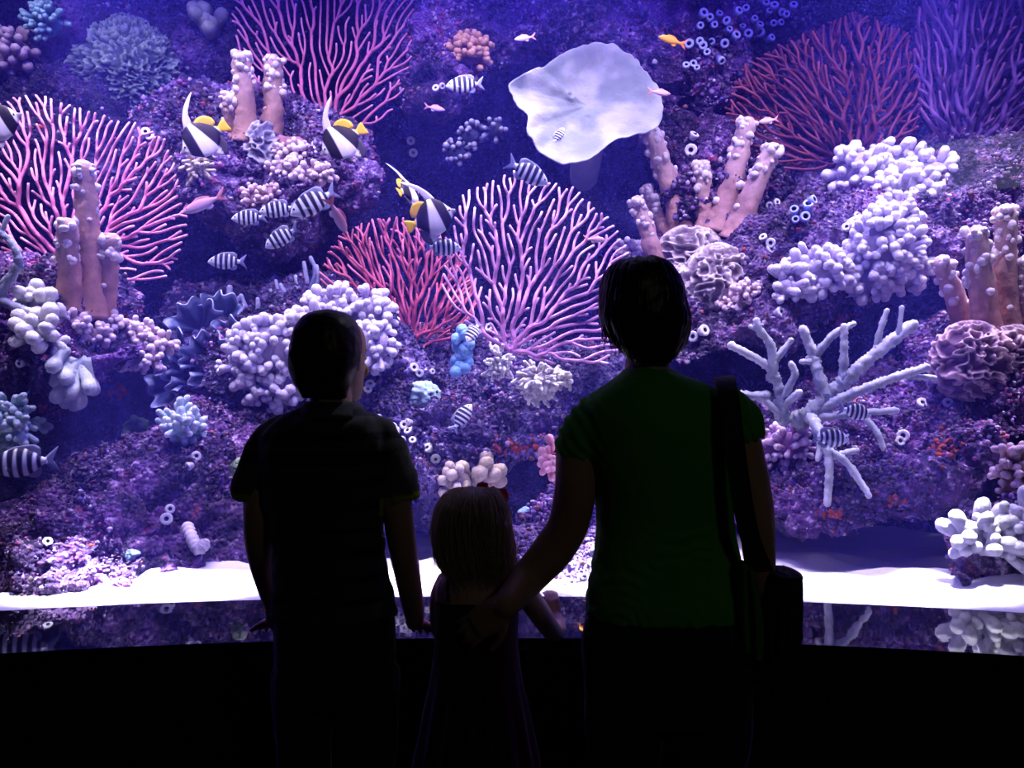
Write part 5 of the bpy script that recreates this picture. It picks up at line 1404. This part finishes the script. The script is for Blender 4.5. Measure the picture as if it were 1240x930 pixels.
# ------------------------------------------------ boy
def boy():
    D = 1.9; s = D / FPX
    org = np.array([P(402, 0, D)[0], D, 0.0])
    root = empty('person', org)
    tag(root, 'boy in a dark striped polo shirt seen from behind, hands on the ledge', 'person')
    SH = [(492, 366, 436, -.05, .05), (500, 355, 446, -.065, .055), (508, 338, 458, -.08, .065), (520, 320, 470, -.092, .08), (540, 311, 474, -.1, .09), (570, 313, 470, -.102, .1), (605, 320, 466, -.1, .105), (645, 330, 464, -.095, .1), (690, 332, 468, -.098, .098), (725, 331, 477, -.105, .1), (745, 331, 481, -.108, .1)]
    HIP = [(720, 338, 472, -.095, .09), (750, 333, 481, -.108, .1), (790, 333, 482, -.112, .1), (820, 336, 480, -.105, .095), (845, 342, 474, -.09, .085)]
    LEG_L = [(368, 815, D, 37), (367, 900, D, 32), (368, 1000, D, 25), (368, 1060, D - .01, 23), (370, 1150, D, 15)]
    LEG_R = [(446, 815, D, 37), (447, 900, D, 32), (447, 1000, D, 25), (447, 1060, D - .01, 23), (446, 1150, D, 15)]
    ARM_L = [(330, 530, D, 20), (316, 565, D, 19), (313, 615, D, 18), (314, 655, D + .03, 17.5), (322, 695, D + .1, 16), (333, 735, D + .18, 12.5), (333, 752, D + .22, 11)]
    ARM_R = [(460, 530, D, 20), (474, 565, D, 20), (481, 615, D, 18.5), (487, 660, D + .03, 17.5), (495, 705, D + .09, 15.5), (501, 740, D + .17, 12.5), (502, 753, D + .2, 11)]
    b = MB()
    loft(b, px_rings(SH + HIP[1:], D, 0.012))
    limb(b, [(400, 455, D, 26), (401, 485, D - .005, 25), (401, 500, D, 28), (401, 520, D, 32)])
    for A in (ARM_L, ARM_R): limb(b, A, 40, 16)
    for A in (LEG_L, LEG_R): limb(b, A, 30, 16, -0.01)
    cs, R = head(b, P(404, 487, D + .01), 0.204, -0.42, 0.98)
    w = P(*ARM_L[-1][:3]); hand(b, w, (-0.35, 0.85, -0.3), (0, -0.2, -1), 0.135, 1, 0.3)
    w = P(*ARM_R[-1][:3]); hand(b, w, (0.1, 0.9, -0.35), (0, -0.2, -1), 0.135, -1, 0.3)
    for x in (370, 446): limb(b, [(x, 1145, D, 15), (x, 1168, D + .02, 16)], 6)
    V, F, N = fuse(b, 0.0038, 5)
    m = MB(); m.add(V - org, F, (0.52, 0.3, 0.23)); m.build('body', M_skin, root)
    eyes_of(root, org, cs, 0.0118, R)
    b = MB(); loft(b, px_rings(SH, D, 0.0, 2.35))
    limb(b, [(336, 525, D, 24), (316, 560, D, 24), (303, 592, D, 22), (300, 605, D, 19)], 18, 18, ends=(True, False))
    limb(b, [(455, 525, D, 25), (472, 560, D, 26), (483, 592, D, 24), (487, 608, D, 22)], 18, 18, ends=(True, False))
    V, F, N = fuse(b, 0.006, 4)
    V = V + N * (fbm(V * np.array([12, 12, 9]), 3, 17) * 0.0055 + np.sin((V[:, 0] * 0.8 - V[:, 2] * 0.6) * 120 + fbm(V * 8, 2, 3) * 4) * 0.002)[:, None]
    py = 465 - (V[:, 2] - CZ) / s; px = 620 + V[:, 0] / s
    st = (np.sin(py * 0.23) > 0.55) | ((py > 545) & (py < 560))
    c = np.where(st[:, None], np.array([[0.012, 0.013, 0.022]]), np.array([[0.05, 0.052, 0.062]]))
    slv = (px > 474 - (py - 560) * 0.25) & (py > 545) & (px > 462) & (py < 622) | (px < 318) & (py > 560) & (py < 622)
    grey = np.where((py > 598 - (np.abs(px - 402) - 85) * 0.12)[:, None], np.array([[0.34, 0.34, 0.03]]), np.array([[0.085, 0.088, 0.085]]))
    c = np.where(slv[:, None], grey, c)
    m = MB(); m.add(V - org, F, c); shirt = m.build('polo_shirt', M_cloth, root)
    # turned-down collar
    rg = [ring(P(401, y, D)[0], D - .004, P(401, y, D)[2], w * s, -w * s * 1.0, w * s * .95, 36, 2.1) for y, w in ((488, 29), (486, 31), (490, 33), (499, 40), (506, 46), (507, 44), (500, 36))]
    b = MB(); R_ = np.array(rg); n_ = 36
    b.add(R_.reshape(-1, 3) - org, grid_faces(len(rg), n_, wrap_u=True, wrap_v=True), (0.05, 0.053, 0.062)); b.build('collar', M_cloth, shirt)
    b = MB(); loft(b, px_rings(HIP, D, 0.002))
    for A in (LEG_L, LEG_R): limb(b, A[:-1] + [(A[-1][0], 1160, A[-1][2], 21)], 30, 16, 0.005)
    V, F, N = fuse(b, 0.008, 4); V = cloth(V, N, 0.005, (16, 16, 9), 18)
    m = MB(); m.add(V - org, F, (0.02, 0.02, 0.03)); m.build('trousers', M_cloth, root)
    for x in (370, 446):
        m = MB(); q = P(x, 1150, D); shoe(m, q[0] - org[0], 0.03, 0.22, (0.03, 0.03, 0.035)); m.build('shoe', M_leather, root)
    # close-cropped hair over the back and crown
    HR = [(376, 390, 406, -.03, .02), (379, 376, 420, -.06, .05), (386, 366, 429, -.08, .068), (398, 359, 436, -.096, .075), (415, 355, 440, -.103, .07), (432, 354, 440, -.105, .045), (446, 355, 437, -.1, .02), (458, 359, 432, -.09, .0), (470, 364, 428, -.075, -.02), (482, 372, 424, -.06, -.03)]
    b = MB(); loft(b, px_rings(HR, D, 0.0, 2.1, 40))
    V, F, N = fuse(b, 0.0035, 2)
    V = V + N * (fbm(V * 60, 3, 4) * 0.0012)[:, None]
    m = MB(); m.add(V - org, F, (0.02, 0.012, 0.01)); m.build('hair', M_hair, root)
boy()

# ------------------------------------------------ little girl
def girl():
    D = 1.99; s = D / FPX
    org = np.array([P(576, 0, D)[0], D, 0.0])
    root = empty('person', org)
    tag(root, 'small blonde girl with a red bow standing between the boy and the woman', 'person')
    B = [(684, 556, 602, -.04, .035), (692, 540, 622, -.055, .045), (700, 530, 636, -.065, .055), (712, 527, 636, -.072, .062), (735, 528, 628, -.075, .07), (770, 527, 625, -.074, .075), (810, 526, 626, -.075, .078), (850, 527, 628, -.08, .075), (880, 532, 624, -.075, .07)]
    DR = [(722, 527, 630, -.08, .075), (745, 526, 628, -.08, .078), (775, 525, 626, -.08, .08), (815, 522, 630, -.09, .09), (860, 514, 640, -.11, .105), (910, 504, 650, -.13, .12), (950, 498, 656, -.135, .125)]
    LEG_L = [(553, 860, D, 24), (553, 940, D, 20), (554, 1020, D, 16), (554, 1060, D - .005, 15), (555, 1115, D, 10)]
    LEG_R = [(600, 860, D, 24), (600, 940, D, 20), (599, 1020, D, 16), (599, 1060, D - .005, 15), (598, 1115, D, 10)]
    ARM_R = [(622, 704, D, 15), (636, 718, D + .02, 15), (653, 742, D + .1, 14), (669, 764, D + .18, 12), (675, 760, D + .22, 11), (672, 748, D + .24, 9)]
    ARM_L = [(543, 704, D, 15), (535, 722, D + .02, 14), (533, 750, D + .1, 12.5), (536, 768, D + .18, 11), (548, 768, D + .25, 9.5)]
    b = MB()
    loft(b, px_rings(B, D, 0.0))
    limb(b, [(578, 655, D, 20), (578, 680, D, 19), (578, 695, D, 22), (578, 710, D, 26)])
    for A in (ARM_L, ARM_R): limb(b, A, 40, 14)
    for A in (LEG_L, LEG_R): limb(b, A, 30, 14)
    cs, R = head(b, P(575, 686, D + .012), 0.178, 0.0, 1.05)
    w = P(*ARM_R[-1][:3]); hand(b, w, (-0.12, 0.05, 1), (-0.3, 1, 0), 0.095, 1, 0.8)
    w = P(*ARM_L[-1][:3]); hand(b, w, (0.4, 0.85, -0.05), (0, 0, -1), 0.095, -1, 0.3)
    for x in (555, 598): limb(b, [(x, 1110, D, 10), (x, 1132, D + .015, 11)], 6)
    V, F, N = fuse(b, 0.0034, 5)
    m = MB(); m.add(V - org, F, (0.6, 0.36, 0.3)); m.build('body', M_skin, root)
    eyes_of(root, org, cs, 0.011, R)
    b = MB(); loft(b, px_rings(DR, D, 0.0))
    V, F, N = fuse(b, 0.006, 3)
    a = np.arctan2(V[:, 0] - org[0], V[:, 1] - org[1])
    V = V + N * (np.sin(a * 16) * 0.007 * sstep(-V[:, 2], -0.7, -0.45) + fbm(V * 12, 2, 3) * 0.002)[:, None]
    m = MB(); m.add(V - org, F, (0.05, 0.008, 0.012)); dress = m.build('dress', M_cloth, root)
    for sx, x in ((-1, 543), (1, 610)):
        pts = [P(x, 728, D - .076), P(x + sx * 1, 708, D - .074), P(x - sx * 2, 691, D - .035), P(x - sx * 3, 688, D + .01), P(x - sx * 2, 700, D + .055), P(x, 726, D + .072)]
        Vv, Ff, t = tube(smooth_path(pts, 24), 0.0045, 8, ends=(True, True)); m = MB(); m.add(Vv - org, Ff, (0.05, 0.008, 0.012)); m.build('strap', M_cloth, dress)
    for x in (555, 598):
        m = MB(); q = P(x, 1115, D); shoe(m, q[0] - org[0], 0.025, 0.15, (0.25, 0.03, 0.05)); m.build('shoe', M_leather, root)
    # blonde bob
    HR = [(590, 562, 586, -.03, .02), (593, 549, 598, -.055, .05), (599, 540, 605, -.075, .065), (610, 532, 611, -.09, .07), (625, 528, 615, -.096, .055), (642, 527, 617, -.098, .03), (658, 529, 618, -.094, .012), (672, 533, 617, -.088, .0), (684, 541, 614, -.08, -.012), (694, 550, 607, -.072, -.025), (702, 558, 600, -.068, -.04)]
    b = MB(); loft(b, px_rings(HR, D, 0.011, 2.15, 40))
    V, F, N = fuse(b, 0.0035, 2)
    a = np.arctan2(V[:, 0] - P(575, 0, D)[0], -(V[:, 1] - D))
    V = V + N * (fbm(np.column_stack([a * 9, V[:, 2] * 6, a * 0]), 3, 3) * 0.003)[:, None]
    HC = (0.66, 0.5, 0.36)
    m = MB(); m.add(V - org, F, HC); hair = m.build('hair', M_blonde, root)
    rg = px_rings(HR, D, 0.002, 2.15, 40); rg = np.array(rg); r = np.random.default_rng(12); m = MB()
    for k in range(2600):
        j = r.uniform(0, 40) if k % 2 else r.choice([0, 20]) + r.normal(0, 2.2)
        top = r.integers(1, 10); bot = len(rg) - 1 - r.integers(0, 9)
        if bot - top < 3: continue
        jj = j + np.linspace(0, r.normal(0, 1.2), bot - top + 1); j0 = np.floor(jj).astype(int); ft = (jj - j0)[:, None]
        ii = np.arange(top, bot + 1)
        pth = rg[ii, j0 % 40] * (1 - ft) + rg[ii, (j0 + 1) % 40] * ft
        if len(pth) < 4: continue
        c0 = np.array([P(575, 0, D)[0], D, 0]); outv = pth - c0; outv[:, 2] = 0; outv /= np.linalg.norm(outv, axis=1, keepdims=True)
        t_ = np.linspace(0, 1, len(pth))[:, None]
        fl = -.005 + abs(r.normal(0, .0055)) + (t_ ** 3) * r.uniform(-.002, .016) * (1.9 if outv[-1, 0] > .5 else 1)
        pth = pth + outv * fl + r.normal(0, .0008, (1, 3))
        if r.uniform() < .25: pth = np.vstack([pth, pth[-1] + (outv[-1] * r.uniform(0, .02) + np.array([0, 0, -r.uniform(.004, .02)]))])
        path = smooth_path(pth, 16)
        Vv, Ff, t = tube(path, np.linspace(.0007, .0003, 16), 4); m.add(Vv - org, Ff, np.array(HC) * r.uniform(.8, 1.25))
    for k in range(26):      # stray wisps on the right
        p = P(614 + r.uniform(-3, 2), r.uniform(630, 668), D + r.uniform(-.02, .04))
        q = p + np.array([r.uniform(.006, .028), r.uniform(-.01, .02), -r.uniform(.02, .05)])
        e = q + np.array([r.uniform(-.008, .022), 0, -r.uniform(.01, .03)])
        Vv, Ff, t = tube(smooth_path([p - np.array([.01, 0, -.02]), p, q, e], 14), np.linspace(.0008, .0003, 14), 4); m.add(Vv - org, Ff, HC)
    k = m.build('hair_strands', M_blonde, hair); k['kind'] = 'stuff'
    # red bow on the right of the crown
    C = P(597, 594, D + .03); bow = empty('hair_bow', C - org); bow.parent = root
    RED = (0.6, 0.015, 0.04)
    for sx, ln, up in ((-1, .034, .008), (1, .032, -.022)):
        m = MB(); V, F, n = ellipsoid((0, 0, 0), (ln * .55, .012, .02), 20, 14)
        V = V * (0.55 + 0.75 * np.clip(V[:, :1] * sx / ln + .35, 0, 1)) + np.array([sx * ln * .55, 0, up * .6])
        V = V + n * (np.sin(V[:, 2:3] * 500) * .0015); m.add(V, F, RED); m.build('bow_loop', M_cloth, bow)
    m = MB(); V, F, n = ellipsoid((0, -.002, 0), (.009, .011, .011), 14, 10); m.add(V, F, RED); m.build('bow_knot', M_cloth, bow)
girl()

# ------------------------------------------------ shoulder bag of the woman (a thing of its own)
def bag():
    D = 1.86; s = D / FPX
    org = P(938, 830, D)
    root = empty('shoulder_bag', org)
    tag(root, 'dark slouchy shoulder bag hanging at the right hip of the woman', 'bag')
    BK = (0.022, 0.026, 0.034)
    rows = [(690, 933, 959, -.075, .03), (694, 930, 960, -.085, .04), (715, 926, 959, -.1, .05), (745, 918, 958, -.11, .06), (780, 908, 956, -.11, .06), (810, 906, 950, -.1, .055), (828, 914, 944, -.08, .04)]
    b = MB(); loft(b, px_rings(rows, D, 0, 2.6))
    V, F, N = fuse(b, 0.005, 2)
    V = V + N * (np.sin(V[:, 0] * 300 + fbm(V * 10, 2, 2) * 4) * .003 + fbm(V * 18, 3, 5) * .005)[:, None]
    m = MB(); m.add(V - org, F, BK); m.build('pouch', M_leather, root)
    R0 = px_rings(rows, D, -.003, 2.6); path = np.array(R0[1]); path = np.vstack([path, path[:2]])
    Vv, Ff, t = tube(path, .005, 8, ends=(False, False)); m = MB(); m.add(Vv - org, Ff, (0.03, 0.035, 0.045)); m.build('rim', M_leather, root)
    # strap over the right shoulder: down the back, and down the front
    W = 0.042
    def band(pts, wdir, n=30):
        p = smooth_path(pts, n); g = np.linspace(-.5, .5, 5)
        G = p[:, None] + g[None, :, None] * W * np.asarray(wdir)[None, None]
        vv, ff, c = solid_sheet(G.reshape(-1, 3), n, 5, .004, BK); m = MB(); m.add(vv - org, ff, BK); return m
    band([P(874, 462, 1.93), P(877, 456, 1.88), P(879, 463, 1.80), P(884, 490, 1.757), P(889, 535, 1.742), P(898, 600, 1.745), P(908, 650, 1.75), P(925, 692, 1.78)], (1, 0, .1)).build('strap', M_leather, root)
    band([P(874, 462, 1.93), P(880, 485, 2.0), P(893, 560, 2.04), P(908, 640, 2.03), P(930, 692, 1.89)], (1, 0, .1)).build('strap', M_leather, root)
bag()
def jacket():
    org = P(912, 690, 1.79); n, k = 40, 24
    u, v = np.meshgrid(np.linspace(0, 1, n), np.linspace(-1, 1, k), indexing='ij')
    w = 9 + 9 * u; D = 1.775 + .02 * np.sin(v * 6 + u * 3)
    px = 903 + 11 * u + v * w * (0.6 + .4 * np.sin(u * 2.4 + .6)); py = 684 + 112 * u + 6 * np.sin(v * 2)
    V = np.stack([(px - 620) / FPX * D, D, CZ + (465 - py) / FPX * D], -1).reshape(-1, 3)
    vv, ff, c = solid_sheet(V, n, k, .006, (0.05, 0.2, 0.03))
    m = MB(); m.add(vv, ff, c)
    tag(m.build('jacket', M_cloth, origin=org), 'green cloth jacket hanging from the shoulder bag of the woman', 'jacket')
jacket()

# ---------------------------------------------------------------- the water: faint blue scattering haze between window and back wall
xs = np.linspace(-2.38, 2.38, 40)
ya = WC[1] + np.sqrt(WR ** 2 - (xs - WC[0]) ** 2) + 0.01
ring_ = [(-TX + .02, 2.25)] + list(zip(xs, ya)) + [(TX - .02, 2.25), (TX - .02, TB + .1), (-TX + .02, TB + .1)]
n_ = len(ring_)
V = np.array([(x, y, -0.45) for x, y in ring_] + [(x, y, 4.3) for x, y in ring_])
i_ = np.arange(n_); j_ = (i_ + 1) % n_
mb = MB(); mb.add(V, [np.stack([i_, j_, j_ + n_, i_ + n_], 1), i_[::-1].copy(), i_ + n_])
M_water = bpy.data.materials.new('blue_water_haze'); M_water.use_nodes = True
nt_ = M_water.node_tree; nt_.nodes.remove(nt_.nodes['Principled BSDF'])
vs_ = nt_.nodes.new('ShaderNodeVolumeScatter')
vs_.inputs['Color'].default_value = (0.1, 0.08, 1.0, 1); vs_.inputs['Density'].default_value = 0.033; vs_.inputs['Anisotropy'].default_value = 0.2
nt_.links.new(vs_.outputs[0], nt_.nodes['Material Output'].inputs['Volume'])
o = mb.build('tank_water', M_water, smooth=False)
tag(o, 'clear blue water filling the tank behind the window', 'water', kind='stuff')
